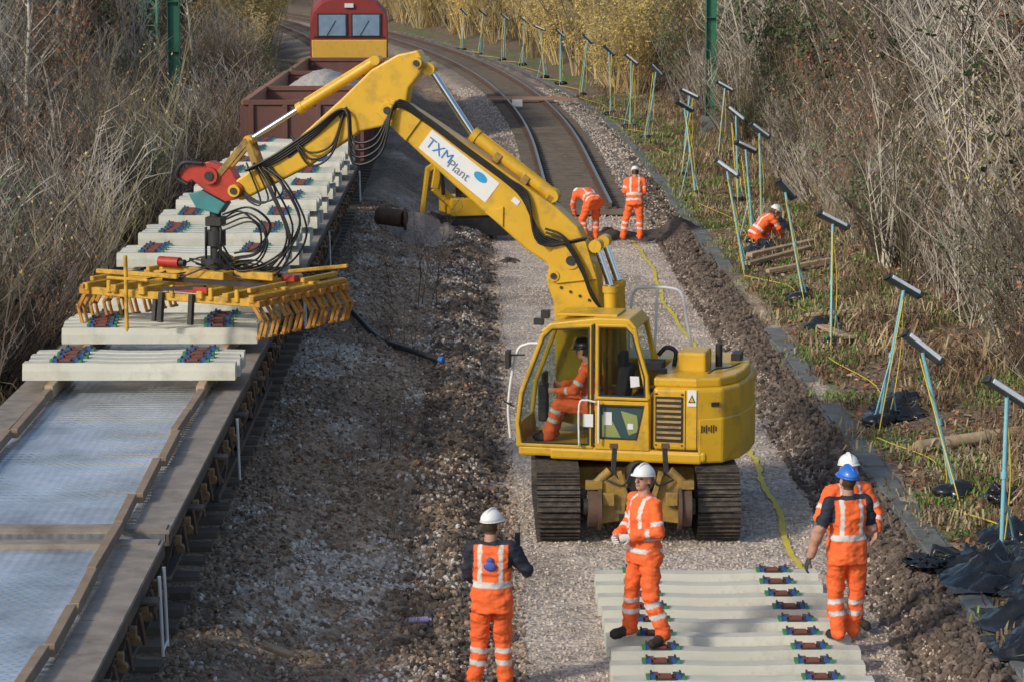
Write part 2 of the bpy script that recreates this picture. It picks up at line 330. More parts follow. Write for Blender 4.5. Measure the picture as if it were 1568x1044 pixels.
x,y=pts_in(9000,.0,5.2,67,125,1.3); x=x+cc(y); put_stones('track_ballast_stones',x,y,S1,.03,.05)
# ------------------------------------------------------------ vegetation
def strand(mb,p,d,L,r,rs,k=4,droop=.1,wob=.25,n=3,m=0):
    path=[Vector(p)]; d=Vector(d).normalized()
    for i in range(k):
        d=(d+Vector((rs.uniform(-wob,wob),rs.uniform(-wob,wob),rs.uniform(-wob,wob)-droop*.3))).normalized(); path.append(path[-1]+d*L/k)
    vs=[];px=d.orthogonal().normalized();py=d.cross(px)
    for i,q in enumerate(path):
        w=r*(1-.8*i/k)
        for j in range(n):
            t=2*math.pi*j/n; vs.append(q+px*w*math.cos(t)+py*w*math.sin(t))
    mb.add(vs,[(i*n+j,i*n+(j+1)%n,(i+1)*n+(j+1)%n,(i+1)*n+j) for i in range(k) for j in range(n)],m)
    return path
def shrub(seed,h=3.,nst=22,nb=9,nt=4,spread=.5,leaf=0,lsize=.05,mats=None,r=.018):
    rs=random.Random(seed); mb=MB(); tips=[]
    for i in range(nst):
        a=rs.uniform(0,6.28); s=rs.uniform(.05,spread); hh=h*rs.uniform(.5,1)
        p0=(math.cos(a)*.35*rs.random(),math.sin(a)*.35*rs.random(),-.1)
        st=strand(mb,p0,(math.cos(a)*s,math.sin(a)*s,1),hh,r*rs.uniform(.6,1.3),rs,4,0,.14)
        for b in range(nb):
            j=rs.randint(1,3); f=rs.random(); q=st[j]*(1-f)+st[j+1]*f; aa=rs.uniform(0,6.28)
            bp=strand(mb,q,(math.cos(aa)*.7,math.sin(aa)*.7,.9),hh*rs.uniform(.15,.34),r*.45,rs,2,0,.22)
            for t in range(nt):
                q=bp[rs.randint(1,2)]; aa=rs.uniform(0,6.28)
                tp=strand(mb,q,(math.cos(aa)*.7,math.sin(aa)*.7,.7),hh*rs.uniform(.06,.15),r*.26,rs,1,0,.25); tips+=tp[1:]
    for i in range(leaf):
        q=rs.choice(tips)+Vector([rs.gauss(0,.07) for _ in range(3)]); a=Vector([rs.gauss(0,1) for _ in range(3)]).normalized()*lsize*rs.uniform(.6,1.3); b=a.orthogonal().normalized()*a.length*.6
        mb.add([q-a,q+b,q+a,q-b],[(0,1,2,3)],1)
    return tmpl(mb,'shrub_form',mats)
TW1=M('twig_brown',(.17,.125,.09),.9,bump=0,rnd=.5); TW2=M('twig_grey',(.42,.385,.33),.9,bump=0,rnd=.4); TW3=M('twig_olive',(.24,.21,.12),.9,bump=0,rnd=.4); TW4=M('twig_sunlit_tint',(.48,.36,.16),.9,bump=0,rnd=.3); TW5=M('twig_dark',(.09,.07,.055),.9,bump=0,rnd=.4)
LF1=M('leaf_dry_brown',(.36,.16,.075),.8,bump=0,rnd=.3); LF2=M('leaf_sunlit_tint',(.62,.48,.14),.7,bump=0,rnd=.3); LF3=M('leaf_dark_green',(.065,.105,.035),.6,bump=0,rnd=.4); LF4=M('catkin_tan',(.42,.33,.17),.8,bump=0,rnd=.3)
CB=coll('brown',[shrub(1,3.2,15,6,2,.5,160,.035,[TW1,LF1],.022),shrub(2,2.8,14,7,2,.7,0,.03,[TW2,LF1],.019),shrub(3,3.4,13,7,2,.45,120,.03,[TW3,LF4],.02),shrub(4,3.,16,6,2,.6,0,.03,[TW5,LF1],.022),shrub(5,2.8,14,6,2,.8,0,.035,[TW2,LF4],.02),shrub(6,2.4,14,7,2,.8,450,.04,[TW5,LF3],.02),shrub(7,3.6,10,6,2,.3,0,.04,[TW2,LF3],.024),shrub(8,2.2,16,7,2,.9,0,.04,[TW5,LF3],.02)])
CT=coll('tall',[shrub(11,7.,10,10,3,.3,250,.05,[TW1,LF4],.04),shrub(12,6.4,10,10,3,.35,500,.06,[TW5,LF1],.038),shrub(13,7.5,9,11,3,.25,0,.05,[TW2,LF1],.042),shrub(14,6.,10,10,3,.4,1300,.07,[TW5,LF3],.035),shrub(15,7.,9,10,3,.35,0,.04,[TW2,LF4],.038)])
CI=coll('ivy',[shrub(51,6.,8,10,3,.25,1800,.07,[TW5,LF3],.045),shrub(52,5.,9,9,3,.35,1300,.07,[TW1,LF3],.04)])
CG=coll('gold',[shrub(21,6.5,10,9,3,.4,900,.09,[TW4,LF2],.04),shrub(22,6.,10,9,3,.45,600,.08,[TW4,LF4],.04),shrub(23,6.5,10,9,3,.4,300,.07,[TW3,LF4],.04)])  # far scrub: warm sunlight painted into the yellow twig and leaf colours
def tuft(seed,n,h,mat,sp=.16):
    rs=random.Random(seed); mb=MB()
    for i in range(n):
        a=rs.uniform(0,6.28);x=rs.gauss(0,sp);y=rs.gauss(0,sp);L=h*rs.uniform(.5,1.1);ln=rs.uniform(.2,1.2);w=.008+.006*rs.random(); px=Vector((-math.sin(a),math.cos(a),0))*w
        p0=Vector((x,y,-.03));p1=p0+Vector((math.cos(a)*ln*L*.35,math.sin(a)*ln*L*.35,L*.6));p2=p0+Vector((math.cos(a)*ln*L,math.sin(a)*ln*L,L*(.95-.5*ln)))
        mb.add([p0-px,p0+px,p1+px*.8,p1-px*.8,p2],[(0,1,2,3),(3,2,4)],0)
    return tmpl(mb,'tuft',[mat])
DG=M('grass_dry',(.36,.285,.17),.85,bump=0,rnd=.4); GG=M('grass_green',(.15,.23,.05),.8,bump=0,rnd=.4); DB=M('bracken_brown',(.18,.115,.07),.9,bump=0,rnd=.5)
CD=coll('dry',[tuft(1,36,.42,DG,.22),tuft(2,36,.4,DB,.28),tuft(3,36,.35,DB,.28),tuft(5,34,.4,DG,.28),tuft(6,36,.4,DB,.28)]); CGn=coll('green',[tuft(4,80,.12,GG,.22),tuft(7,70,.16,GG,.22),tuft(8,40,.2,DG,.25),tuft(9,50,.18,DB,.25)])
def place(n,u0,u1,y0,y1,mL=.21,mR=.225,pad=1.5,pw=1.,cl=0,cs=.35):
    y=y0+(y1-y0)*NR.rand(n)**pw; u=NR.uniform(u0,u1,n); x=u+cc(y); k=(x>-mL*y-pad)&(x<mR*y+pad)&(y>12)
    if cl: k=k&(fbm(x*cs,y*cs*.6,77)>cl)
    return x[k],y[k]
def veg(name,x,y,c,s0,s1,tilt=.12,keep=None):
    n=len(x); s=NR.uniform(s0,s1,n)*(.75+.5*fbm(x*.3,y*.2,91)); z=hgt(x,y); r=np.stack([NR.normal(0,tilt,n),NR.normal(0,tilt,n),NR.uniform(0,6.28,n)],1)
    scatter(name,np.stack([x,y,z],1),np.stack([s,s,s*NR.uniform(.8,1.2,n)],1),r,c)
def cat2(*ps): return np.concatenate([p[0] for p in ps]),np.concatenate([p[1] for p in ps])
x,y=cat2(place(520,-10,-6.9,32,110,cl=.42),place(800,-24,-8.5,45,125,cl=.44)); veg('bare_shrub_thicket',x,y,CB,.4,1.05,.16)
x,y=cat2(place(430,8.4,11,34,110,cl=.42),place(620,10,24,45,125,cl=.44)); veg('bare_shrub_thicket',x,y,CB,.55,1.2,.16)
x,y=cat2(place(170,-28,-11,55,180),place(230,12,30,50,180),place(80,9.5,13,44,110)); veg('tree_belt',x,y,CT,.6,1.2,.09)
x,y=cat2(place(60,9,16,75,150),place(30,10,14,45,75),place(40,-20,-11,80,150)); veg('ivy_thicket',x,y,CI,.5,1.0,.09)
x,y=cat2(place(60,-12,-7.5,125,190),place(150,7.3,13,118,230),place(330,-40,50,200,300),place(60,12,26,130,220)); k=~((x-cc(y)>-8)&(x-cc(y)<7.1)); veg('sunlit_scrub',x[k],y[k],CG,.5,1.05,.1)
x,y=place(300,-120,80,290,400,.35,.35); veg('distant_woodland',x,y,CT,1.3,2.,.05)
x,y=cat2(place(700,-9,-6.3,24,110,cl=.45),place(500,-20,-8,40,130,cl=.45),place(450,6.9,9,24,50,cl=.48,cs=.8),place(750,6.8,10,45,130,cl=.48,cs=.8),place(400,9,22,40,140,cl=.45)); veg('dry_grass',x,y,CD,.6,1.3,.25)
x,y=place(3200,5.6,8.5,22,120); k=fbm(x*1.3,y*.8,21)>.47; veg('verge_grass',x[k],y[k],CGn,.6,1.3,.1)
lt=[]
for q in range(4):
    mb=MB(); mb.add([(-.05,0,0),(0,.028,.012),(.055,0,0),(0,-.03,.015)],[(0,1,2,3)],0); lt.append(tmpl(mb,'leaf',[[LF1,DB,DG,TW1][q]]))
LC=coll('litter',lt); x,y=pts_in(18000,5.55,10.5,24,75,1.3); n=len(x); s=NR.uniform(.6,1.5,n)
scatter('leaf_litter',np.stack([x,y,hgt(x,y)+.015],1),np.stack([s,s,s],1),np.stack([NR.normal(0,.5,n),NR.normal(0,.5,n),NR.uniform(0,6.3,n)],1),LC)
x,y=pts_in(2500,-2.6,.2,20,66,1.3); n=len(x); s=NR.uniform(.5,1.,n)
scatter('leaf_litter',np.stack([x,y,hgt(x,y)+.03],1),np.stack([s,s,s],1),np.stack([NR.normal(0,.5,n),NR.normal(0,.5,n),NR.uniform(0,6.3,n)],1),LC)
TWD=M('sapling_dark',(.07,.05,.04),.9,bump=0)
gp=coll('sap',[shrub(31,1.5,5,6,3,.25,0,.03,[TWD,LF1],.01),shrub(32,1.3,4,6,3,.3,15,.03,[TWD,LF1],.009)])
SP=[(-1.15,52,1.6),(-.95,44.5,.8),(-1.3,46,.9),(-1.2,36.5,.8),(-.9,39,.7),(-.4,34,.6),(-1.0,56,1.1),(-.35,30,.6),(-.6,28.5,.5),(-1.1,31.3,.5),(-.7,26.5,.5),(-.2,32.5,.5),(-1.5,34,.5)]
for i,(a,b,s) in enumerate(SP):
    o=bpy.data.objects.new('bare_sapling',gp.objects[i%2].data); sc.collection.objects.link(o); o.location=(a,b,zg(a,b)-.03); o.scale=(s,)*3; o.rotation_euler=(0,0,i*1.3)
YB=shrub(41,3.6,12,8,3,.5,800,.045,[TW1,M('leaf_yellow_green',(.45,.42,.1),.7,bump=0,rnd=.2)],.02).data
for a,b,s in((9.9,48,1.),(10.6,51,1.1)):
    o=bpy.data.objects.new('catkin_bush',YB); sc.collection.objects.link(o); o.location=(a,b,zg(a,b)); o.scale=(s,)*3
BARK=M('birch_bark',(.52,.48,.4),.85,0,.35,6,dirt=(.14,.12,.09),damt=.5,ds=5)
BARK2=M('mossy_bark',(.2,.19,.1),.9,0,.35,6,dirt=(.09,.07,.05),damt=.5,ds=5)
def tree(seed,h,bark):
    rs=random.Random(seed); mb=MB()
    tr=strand(mb,(0,0,-.2),(rs.uniform(-.1,.1),rs.uniform(-.1,.1),1),h,.12,rs,9,0,.08,7,0)
    for i in range(30):
        j=rs.randint(2,8);f=rs.random();q=tr[j]*(1-f)+tr[j+1]*f; a=rs.uniform(0,6.28)
        b=strand(mb,q,(math.cos(a)*.7,math.sin(a)*.7,.8),h*rs.uniform(.12,.3)*(1.2-j*.06),.03,rs,4,0,.16,4,0)
        for k in range(7):
            q=b[rs.randint(1,4)];a=rs.uniform(0,6.28); c=strand(mb,q,(math.cos(a)*.6,math.sin(a)*.6,.5),h*rs.uniform(.05,.12),.012,rs,3,.2,.2,3,1)
            for l in range(3):
                a=rs.uniform(0,6.28); strand(mb,c[rs.randint(1,3)],(math.cos(a)*.6,math.sin(a)*.6,.2),h*rs.uniform(.03,.06),.007,rs,2,.4,.2,3,1)
    return mb.mesh('birch',[bark,TW1])
BT=[tree(s,8.,BARK if s<3 else BARK2) for s in (1,2,3,4)]
TL=[(10.4,64,1.),(11.6,71,1.1),(9.6,52,.8),(12.2,60,1.),(13.6,82,1.2),(11.1,93,1.1),(15,75,1.2),(-12.5,78,.8),(-14,92,1.),(-11.2,68,.7),(-16,105,1.1),(10.8,112,1.),(9.4,44,.7),(11.3,56,1.1)]
rt=random.Random(5)
for k in range(16): q=rt.uniform(45,110); TL.append((rt.uniform(9,min(18,.2*q+1)) if q>40 else 9,q,rt.uniform(.6,1.1)))
for k in range(8): q=rt.uniform(60,110); TL.append((-rt.uniform(9,.17*q+1),q,rt.uniform(.4,.8)))
for i,(a,b,s) in enumerate(TL):
    o=bpy.data.objects.new('birch_tree' if i%4<2 else 'bare_tree',BT[i%4]); sc.collection.objects.link(o); o.location=(a,b,zg(a,b)); o.scale=(s,s,s); o.rotation_euler=(0,0,i*2.1)
# ------------------------------------------------------------ concrete sleepers
def sleeper_mesh():
    mb=MB(); secs=[(-1.25,.285,.19,.195),(-1.0,.285,.2,.2),(-.5,.285,.2,.2),(-.2,.275,.185,.188),(.2,.275,.185,.188),(.5,.285,.2,.2),(1.0,.285,.2,.2),(1.25,.285,.19,.195)]
    vs=[]
    for x,wb,wt,h in secs: vs+=[(x,-wb/2,0),(x,wb/2,0),(x,wb/2-.01,h*.55),(x,wt/2,h),(x,-wt/2,h),(x,-wb/2+.01,h*.55)]
    n=6;fs=[tuple(range(5,-1,-1)),tuple(range(len(vs)-6,len(vs)))]
    fs+=[(i*n+j,i*n+(j+1)%n,(i+1)*n+(j+1)%n,(i+1)*n+j) for i in range(len(secs)-1) for j in range(n)]
    mb.add(vs,fs,0)
    for c in(-.75,.75):
        mb.box((c,0,.207),(.2,.17,.02),3); mb.box((c-.01,0,.224),(.13,.13,.02),4)
        for s in(-1,1):
            mb.box((c+s*.125,0,.225),(.05,.12,.05),1); mb.box((c+s*.17,0,.215),(.035,.14,.035),2); mb.cyl((c+s*.14,-.05,.26),(c+s*.14,.05,.26),.012,n=6,m=3); mb.box((c+s*.085,.01,.235),(.03,.08,.035),4 if s<0 else 3)
    return mb.mesh('sleeper',[CONC,CBL,CGR,CGY,CRD])
SLM=sleeper_mesh()
def sleeper(parent,x,y,z,rz=0,k=[0]):
    k[0]+=1; o=bpy.data.objects.new('sleeper_%d'%k[0],SLM); sc.collection.objects.link(o); o.parent=parent; o.location=(x,y,z); o.rotation_euler=(0,0,rz)
sp=empty('concrete_sleepers')
yy=30.1
while yy>21.5: sleeper(sp,2.58+R.uniform(-.03,.03),yy+R.uniform(-.015,.015),.03,R.uniform(-.01,.01)); yy-=.56
# ------------------------------------------------------------ flat wagons
CXW=-4.12
PLK=M('weathered_planks',(.27,.235,.195),.75,0,.3,4,dirt=(.14,.11,.085),damt=.45); HOK=M('hook_ochre',(.24,.15,.06),.7,0,.3,9,dirt=(.08,.06,.04),damt=.6)
def flat_wagon(y0,y1):
    e=empty('flat_wagon',(CXW,(y0+y1)/2,0)); L=y1-y0; h=L/2
    mb=MB(); mb.box((0,0,1.9),(2.6,L,.08),0)
    d=mb.obj('deck',[DECK],e)
    mb=MB()
    for s in(-1,1):
        yy=-h
        while yy<h-.05:
            w=min(R.uniform(1.6,2.2),h-yy); mb.box((s*1.16,yy+w/2,1.955),(.34,w-.02,.03+R.uniform(0,.008)),0); yy+=w
    mb.box((0,h-.12,1.96),(2.6,.2,.05),0); mb.box((0,-h+.12,1.96),(2.6,.2,.05),0)
    mb.obj('edge_planks',[PLK],e)
    mb=MB()
    for s in(-1,1):
        mb.box((s*1.31,0,1.88),(.05,L,.12),0); mb.box((s*1.22,0,1.68),(.04,L-.1,.34),0); mb.box((s*1.25,0,1.5),(.16,L-.1,.03),0)
        for k in range(4):
            ya=-L*.22+k*L*.11; mb.bar((s*1.2,ya,1.5),(s*1.2,ya+L*.055,1.1),.07,.07,0); mb.bar((s*1.2,ya+L*.055,1.1),(s*1.2,ya+L*.11,1.5),.07,.07,0)
        mb.box((s*1.2,0,1.1),(.1,L*.42,.07),0)
        yy=-h+.2
        while yy<h-.1: mb.prism([(s*1.24,1.84),(s*1.36,1.84),(s*1.26,1.5),(s*1.24,1.5)],yy-.02,yy+.02,0); yy+=.8
        yy=-h+1.6
        while yy<h-1: mb.prism([(s*1.25,1.83),(s*1.45,1.83),(s*1.45,1.76),(s*1.27,1.35),(s*1.25,1.35)],yy-.03,yy+.03,0); mb.box((s*1.4,yy,1.84),(.16,.2,.04),0); yy+=2.6
    for k in range(int(L/1.2)): mb.box((0,-h+.6+k*1.2,1.72),(2.4,.1,.2),0)
    mb.box((0,0,1.6),(.4,L,.3),0)
    mb.obj('underframe',[DKST],e,.008,1)
    mb=MB()
    for s in(-1,1):
        yy=-h+.35
        while yy<h-.2:
            mb.box((s*1.37,yy,1.8),(.06,.1,.09),0); mb.cyl((s*1.39,yy-.04,1.73),(s*1.39,yy+.04,1.73),.04,n=8,m=0); mb.bar((s*1.39,yy+.3,1.88),(s*1.42,yy+.37,1.6),.025,.04,1); yy+=.8
    mb.obj('lashing_hooks',[HOK,RUST],e,.006,1)
    mb=MB()
    for by in(-h+2.4,h-2.4):
        for s in(-1,1):
            mb.box((s*1.02,by,1.3),(.14,2.5,.2),0); mb.box((s*1.04,by,1.42),(.16,.7,.2),0)
            for w in(-.9,.9):
                mb.cyl((s*.68,by+w,1.33),(s*.8,by+w,1.33),.43,n=22,m=1); mb.cyl((s*.64,by+w,1.33),(s*.68,by+w,1.33),.46,n=22,m=1); mb.box((s*1.05,by+w,1.32),(.2,.28,.26),0)
                mb.tube(cat([(s*1.05,by+w-.25,1.35),(s*1.05,by+w-.15,1.5),(s*1.05,by+w+.15,1.5),(s*1.05,by+w+.25,1.35)],3),.03,6,0)
        for w in(-.9,.9): mb.cyl((-.7,by+w,1.33),(.7,by+w,1.33),.08,n=8,m=0)
    mb.obj('bogies',[DKST,RUST],e)
    mb=MB()
    for s in(-1,1):
        for q in(h-.75,h-1.1,-h+6.2): mb.tube([(s*1.41,q,1.9),(s*1.43,q,1.2)],.017,6,0)
        mb.tube([(s*1.43,h-1.1,1.25),(s*1.43,h-.75,1.25)],.015,6,0)
        mb.cyl((s*.85,-h,1.75),(s*.85,-h-.2,1.75),.05,n=8,m=1)
    mb.obj('steps',[WHT,DKST],e)
    return e
w1=flat_wagon(5,23.95); w2=flat_wagon(24.35,43.6); w3=flat_wagon(44.0,64.2)
ld=empty('timber_bearers')
mb=MB()
for xx in(-4.98,-3.22):
    yy=15
    while yy<31.3:
        l=R.uniform(1.1,2.2); mb.box((xx+R.uniform(-.03,.03),yy+l/2,2.03),(.085,l-.04,.1),0,(0,0,R.uniform(-.022,.022))); yy+=l
mb.obj('dunnage',[WOODG],ld,.006,1)
sl=empty('sleeper_load'); mb=MB()
blocks=[(31.9,4,1),(34.8,5,1)]+[(37.7+2.75*i,4 if i%2 else 5,1) for i in range(10)]
for bi,(y0,n,ly) in enumerate(blocks):
    zz=2.12
    mb.bar((-4.98,y0-.35,2.04),(-4.98,y0+n*.3+.2,2.04),.1,.15,0); mb.bar((-3.22,y0-.35,2.04),(-3.22,y0+n*.3+.2,2.04),.1,.15,0)
    lz=2 if bi>=3 else ly
    for l in range(lz):
        for k in range(n): sleeper(sl,CXW+.03+R.uniform(-.03,.03),y0+.14+k*.292,zz+l*.31,R.uniform(-.004,.004))
        if l==0 and lz==2:
            for xx in(-4.75,-3.45): mb.bar((xx,y0-.15,zz+.255),(xx,y0+n*.3+.1,zz+.255),.09,.1,0)
mb.obj('load_bearers',[WOODL],sl,.006,1)
# ------------------------------------------------------------ ballast wagons
HBM=M('heap_ballast',(.42,.39,.36),.9,0,.5,12,bump=1,bs=16)
def box_wagon(y0,y1,zt,fill,cx):
    e=empty('ballast_wagon',(cx,(y0+y1)/2,0)); h=(y1-y0)/2; mb=MB(); zb=1.9
    for s in(-1,1):
        mb.box((s*1.36,0,(zt+zb)/2),(.06,2*h,zt-zb),0); mb.box((s*1.36,0,zt),(.16,2*h+.05,.12),1); mb.box((0,s*h,(zt+zb)/2),(2.7,.06,zt-zb),0); mb.box((0,s*h,zt+.002),(2.78,.16,.12),0)
        for k in range(int(2*h/.9)+1): mb.box((s*1.42,-h+.05+k*.9,(zt+zb)/2),(.1,.1,zt-zb-.1),0)
        for k in(-1,-.33,.33,1): mb.box((k*1.2,s*(h+.06),(zt+zb)/2),(.12,.1,zt-zb-.1),0)
        mb.box((0,s*(h+.05),zb+.4),(2.7,.1,.1),0); mb.box((s*1.31,0,(zt+zb)/2),(.02,2*h-.1,zt-zb-.1),1)
    mb.box((0,0,zb),(2.7,2*h,.08),1); mb.box((0,0,1.6),(2.3,2*h,.4),2)
    for by in(-h+1.8,h-1.8):
        for s in(-1,1):
            mb.box((s*1.0,by,1.45),(.16,2.4,.2),2)
            for w in(-.9,.9): mb.cyl((s*.68,by+w,1.5),(s*.82,by+w,1.5),.43,n=20,m=2)
    for s in(-1,1): mb.cyl((s*.85,-h-.1,1.95),(s*.85,-h-.5,1.95),.06,n=8,m=2); mb.cyl((s*.85,-h-.5,1.95),(s*.85,-h-.55,1.95),.22,n=14,m=2)
    mb.obj('body',[MAR,MARO,DKST],e,.01,1)
    if fill:
        mb=MB(); n=24; k=30; vs=[]
        for j in range(k+1):
            for i in range(n+1):
                a=i/n*2-1;b=j/k*2-1; zz=fill+.75*max(0,1-abs(a)**1.6)*max(0,1-abs(b)**2.2)+.06*math.sin(i*5.1+j*3.3)*math.cos(j*2.7+i); vs.append((a*1.29,b*(h-.1),zz-.3))
        mb.add(vs,[(j*(n+1)+i,j*(n+1)+i+1,(j+1)*(n+1)+i+1,(j+1)*(n+1)+i) for j in range(k) for i in range(n)],0,True)
        mb.obj('ballast_heap',[HBM],e)
box_wagon(65.4,71.5,3.35,2.5,-4.15); box_wagon(72.4,80.5,3.3,3.15,-4.2); box_wagon(81.4,91.0,3.22,2.5,-4.25)
# ------------------------------------------------------------ locomotive
lo=empty('diesel_locomotive',(-4.28,93,1.48),math.radians(3.2)); mb=MB()
prof=[(-1.32,1.0),(-1.32,3.0),(-1.22,3.35),(-.95,3.65),(-.5,3.82),(0,3.87),(.5,3.82),(.95,3.65),(1.22,3.35),(1.32,3.0),(1.32,1.0)]
mb.prism([(a,b) for a,b in prof],1.0,20,0)
mb.obj('body',[LMAR],lo,.03)
mb=MB()
def sec(yv,sx,zt): return [Vector((a*sx,yv,1.0+(b-1.0)*zt)) for a,b in prof]
S=[sec(0.99,1,1),sec(.5,.99,.985),sec(.22,.96,.95)]
n=len(prof); vs=[q for s_ in S for q in s_]
mb.add(vs,[(i*n+j,(i+1)*n+j,(i+1)*n+j+1,i*n+j+1) for i in range(2) for j in range(n-1)],0)
mb.add(S[2],[tuple(range(n))],0)
mb.prism([(-1.25,1.0),(1.25,1.0),(1.27,2.3),(-1.27,2.3)],.03,.3,1)
mb.obj('cab',[LMAR,LYEL],lo,.03)
mb=MB()
for s in(-1,1):
    mb.box((s*.57,.2,2.78),(1.02,.05,.82),0); mb.box((s*.57,.18,2.79),(.9,.05,.7),1)
mb.box((0,.18,3.45),(.3,.1,.14),2); mb.box((0,.2,2.4),(2.4,.05,.04),0)
for s in(-1,1): mb.box((s*.85,.02,1.6),(.28,.05,.16),2); mb.tube([(s*.56-.2,.14,2.45),(s*.56+.1,.14,2.95)],.012,5,0)
mb.box((0,-.02,1.35),(2.3,.06,.1),0)
mb.obj('windows_and_lamps',[BLK,M('windscreen_blue_glass',(.2,.3,.42),.15,bump=0),WHT],lo,.01,1)
mb=MB(); mb.box((0,10,.75),(2.5,19,.5),0); mb.box((0,4,3.9),(1.4,3,.15),0)
for s in(-1,1):
    mb.cyl((s*.85,.05,1.1),(s*.85,-.4,1.1),.09,n=10,m=0); mb.cyl((s*.85,-.4,1.1),(s*.85,-.46,1.1),.25,n=16,m=0)
    for yv in(2,4,6,14,16,18): mb.cyl((s*.66,yv,.5),(s*.8,yv,.5),.5,n=20,m=0)
mb.box((0,-.05,.55),(2.4,.15,.5),0)
mb.obj('running_gear',[DKST],lo)
# ------------------------------------------------------------ railway track
SST=M('stained_sleeper',(.17,.14,.11),.9,0,.3,2,dirt=(.09,.07,.055),damt=.4)
def railtrack(uoff,y0,y1,zoff,name):
    e=empty(name); mb=MB(); ys_=np.arange(y0,y1,.7)
    for s in(-.755,.755):
        path=[Vector((uoff+s+float(cc(q)),q,zoff(q)+.19)) for q in np.append(np.arange(y0,y1,2.),y1)]
        for a,b in zip(path[:-1],path[1:]): mb.bar(a-Vector((0,0,.02)),b-Vector((0,0,.02)),.04,.12,1); mb.bar(a+Vector((0,0,.055)),b+Vector((0,0,.055)),.072,.035,0); mb.bar(a-Vector((0,0,.075)),b-Vector((0,0,.075)),.14,.02,1)
    mb.obj('rails',[RTOP,RSID],e)
    mb=MB()
    for q in ys_:
        c=float(cc(q)); an=math.atan(-(max(q,85)-85)/600.); mb.box((uoff+c,q,zoff(q)+.03),(2.5,.26,.14),0,(0,0,-an))
        for s in(-.755,.755):
            for k in(-1,1): mb.box((uoff+c+s+k*.1,q,zoff(q)+.12),(.08,.12,.05),1)
    mb.obj('sleepers',[SST,RSID],e)
railtrack(2.6,68.3,300,lambda q:.42+.0*q,'railway_track')
railtrack(-4.12,6,300,lambda q:.68+.42*float(ss((q-60)/32)),'railway_track')
mb=MB(); mb.box((2.3,112,.66),(3.6,.5,.06),0); mb.box((2.1,113.2,.66),(3.2,.35,.06),0); mb.box((1.6,108,.75),(.4,.4,.25),1)
mb.obj('crossing_boards',[M('orange_board',(.4,.22,.13),.7),WHT],None)
# ------------------------------------------------------------ cable trough
tr=empty('cable_trough'); mb=MB(); q=19.
while q<200:
    if not(48.3<q<58) and R.random()>.06:
        a=5.33+float(cc(q)); b=5.33+float(cc(q+1)); j=R.uniform(-.02,.02); dz=R.uniform(-.03,.0)
        mb.bar((a+j,q+.015,.255+dz),(b+j+R.uniform(-.015,.015),q+.98,.255+dz+R.uniform(-.018,.018)),.3,.08,0)
    q+=1.
mb.obj('lids',[CONG],tr,.012,1)
mb=MB()
for s in(-.17,.17): mb.bar((5.33+s,19,.2),(5.33+s,48,.2),.04,.12,0); mb.bar((5.33+s,58,.2),(5.33+s,85,.2),.04,.12,0)
mb.obj('channel',[CONG],tr)
# ------------------------------------------------------------ yellow marking line
mb=MB(); vs=[]
qs=np.arange(30.6,65.8,.1); rq=random.Random(3)
for q in qs:
    xx=3.82+.06*math.sin(q*.55)+.03*math.sin(q*1.7); 
    for s in(-1,1): vs.append((xx+s*(.032+.035*noise.noise(Vector((q*3,s*4,0)))+.01*rq.random()),q,zg(xx,q)+.02))
n=len(qs); mb.add(vs,[(2*i,2*i+1,2*i+3,2*i+2) for i in range(n-1)],0); mb.obj('painted_setting_out_line',[YROPE])
# ------------------------------------------------------------ people
SKIN=attrmat('skin_and_hair','Col',.55,.1); CLO=attrmat('hi_vis_clothing','Col',.8,.6,26)
ORG=np.array((.93,.155,.035)); SIL=np.array((.66,.67,.64)); NAVY=np.array((.02,.025,.04)); BOOT=np.array((.03,.025,.02))
def remesh(mb,name,vox,sm=2):
    o=mb.obj(name+'_tmp',[]); md=o.modifiers.new('r','REMESH'); md.mode='VOXEL'; md.voxel_size=vox; md.use_smooth_shade=True
    s=o.modifiers.new('s','SMOOTH'); s.iterations=sm; s.factor=.5
    dg=bpy.context.evaluated_depsgraph_get(); me=bpy.data.meshes.new_from_object(o.evaluated_get(dg)); bpy.data.objects.remove(o); me.name=name; return me
def setcol(me,cols):
    a=me.attributes.new('Col','FLOAT_COLOR','POINT'); a.data.foreach_set('color',np.concatenate([cols,np.ones((len(cols),1))],1).ravel().astype(np.float32))
def coords(me):
    c=np.empty(len(me.vertices)*3,np.float32); me.vertices.foreach_get('co',c); return c.reshape(-1,3)
BASEJ=dict(pel=(0,0,.97),che=(0,.0,1.3),nec=(0,-.01,1.5),hed=(0,.02,1.665),shL=(-.19,0,1.435),shR=(.19,0,1.435),elL=(-.25,-.03,1.16),elR=(.25,-.03,1.16),wrL=(-.26,.06,.92),wrR=(.26,.06,.92),
 hipL=(-.1,0,.92),hipR=(.1,0,.92),knL=(-.12,.03,.5),knR=(.12,.03,.5),anL=(-.13,-.01,.1),anR=(.13,-.01,.1),toL=(-.16,.16,.045),toR=(.16,.16,.045))
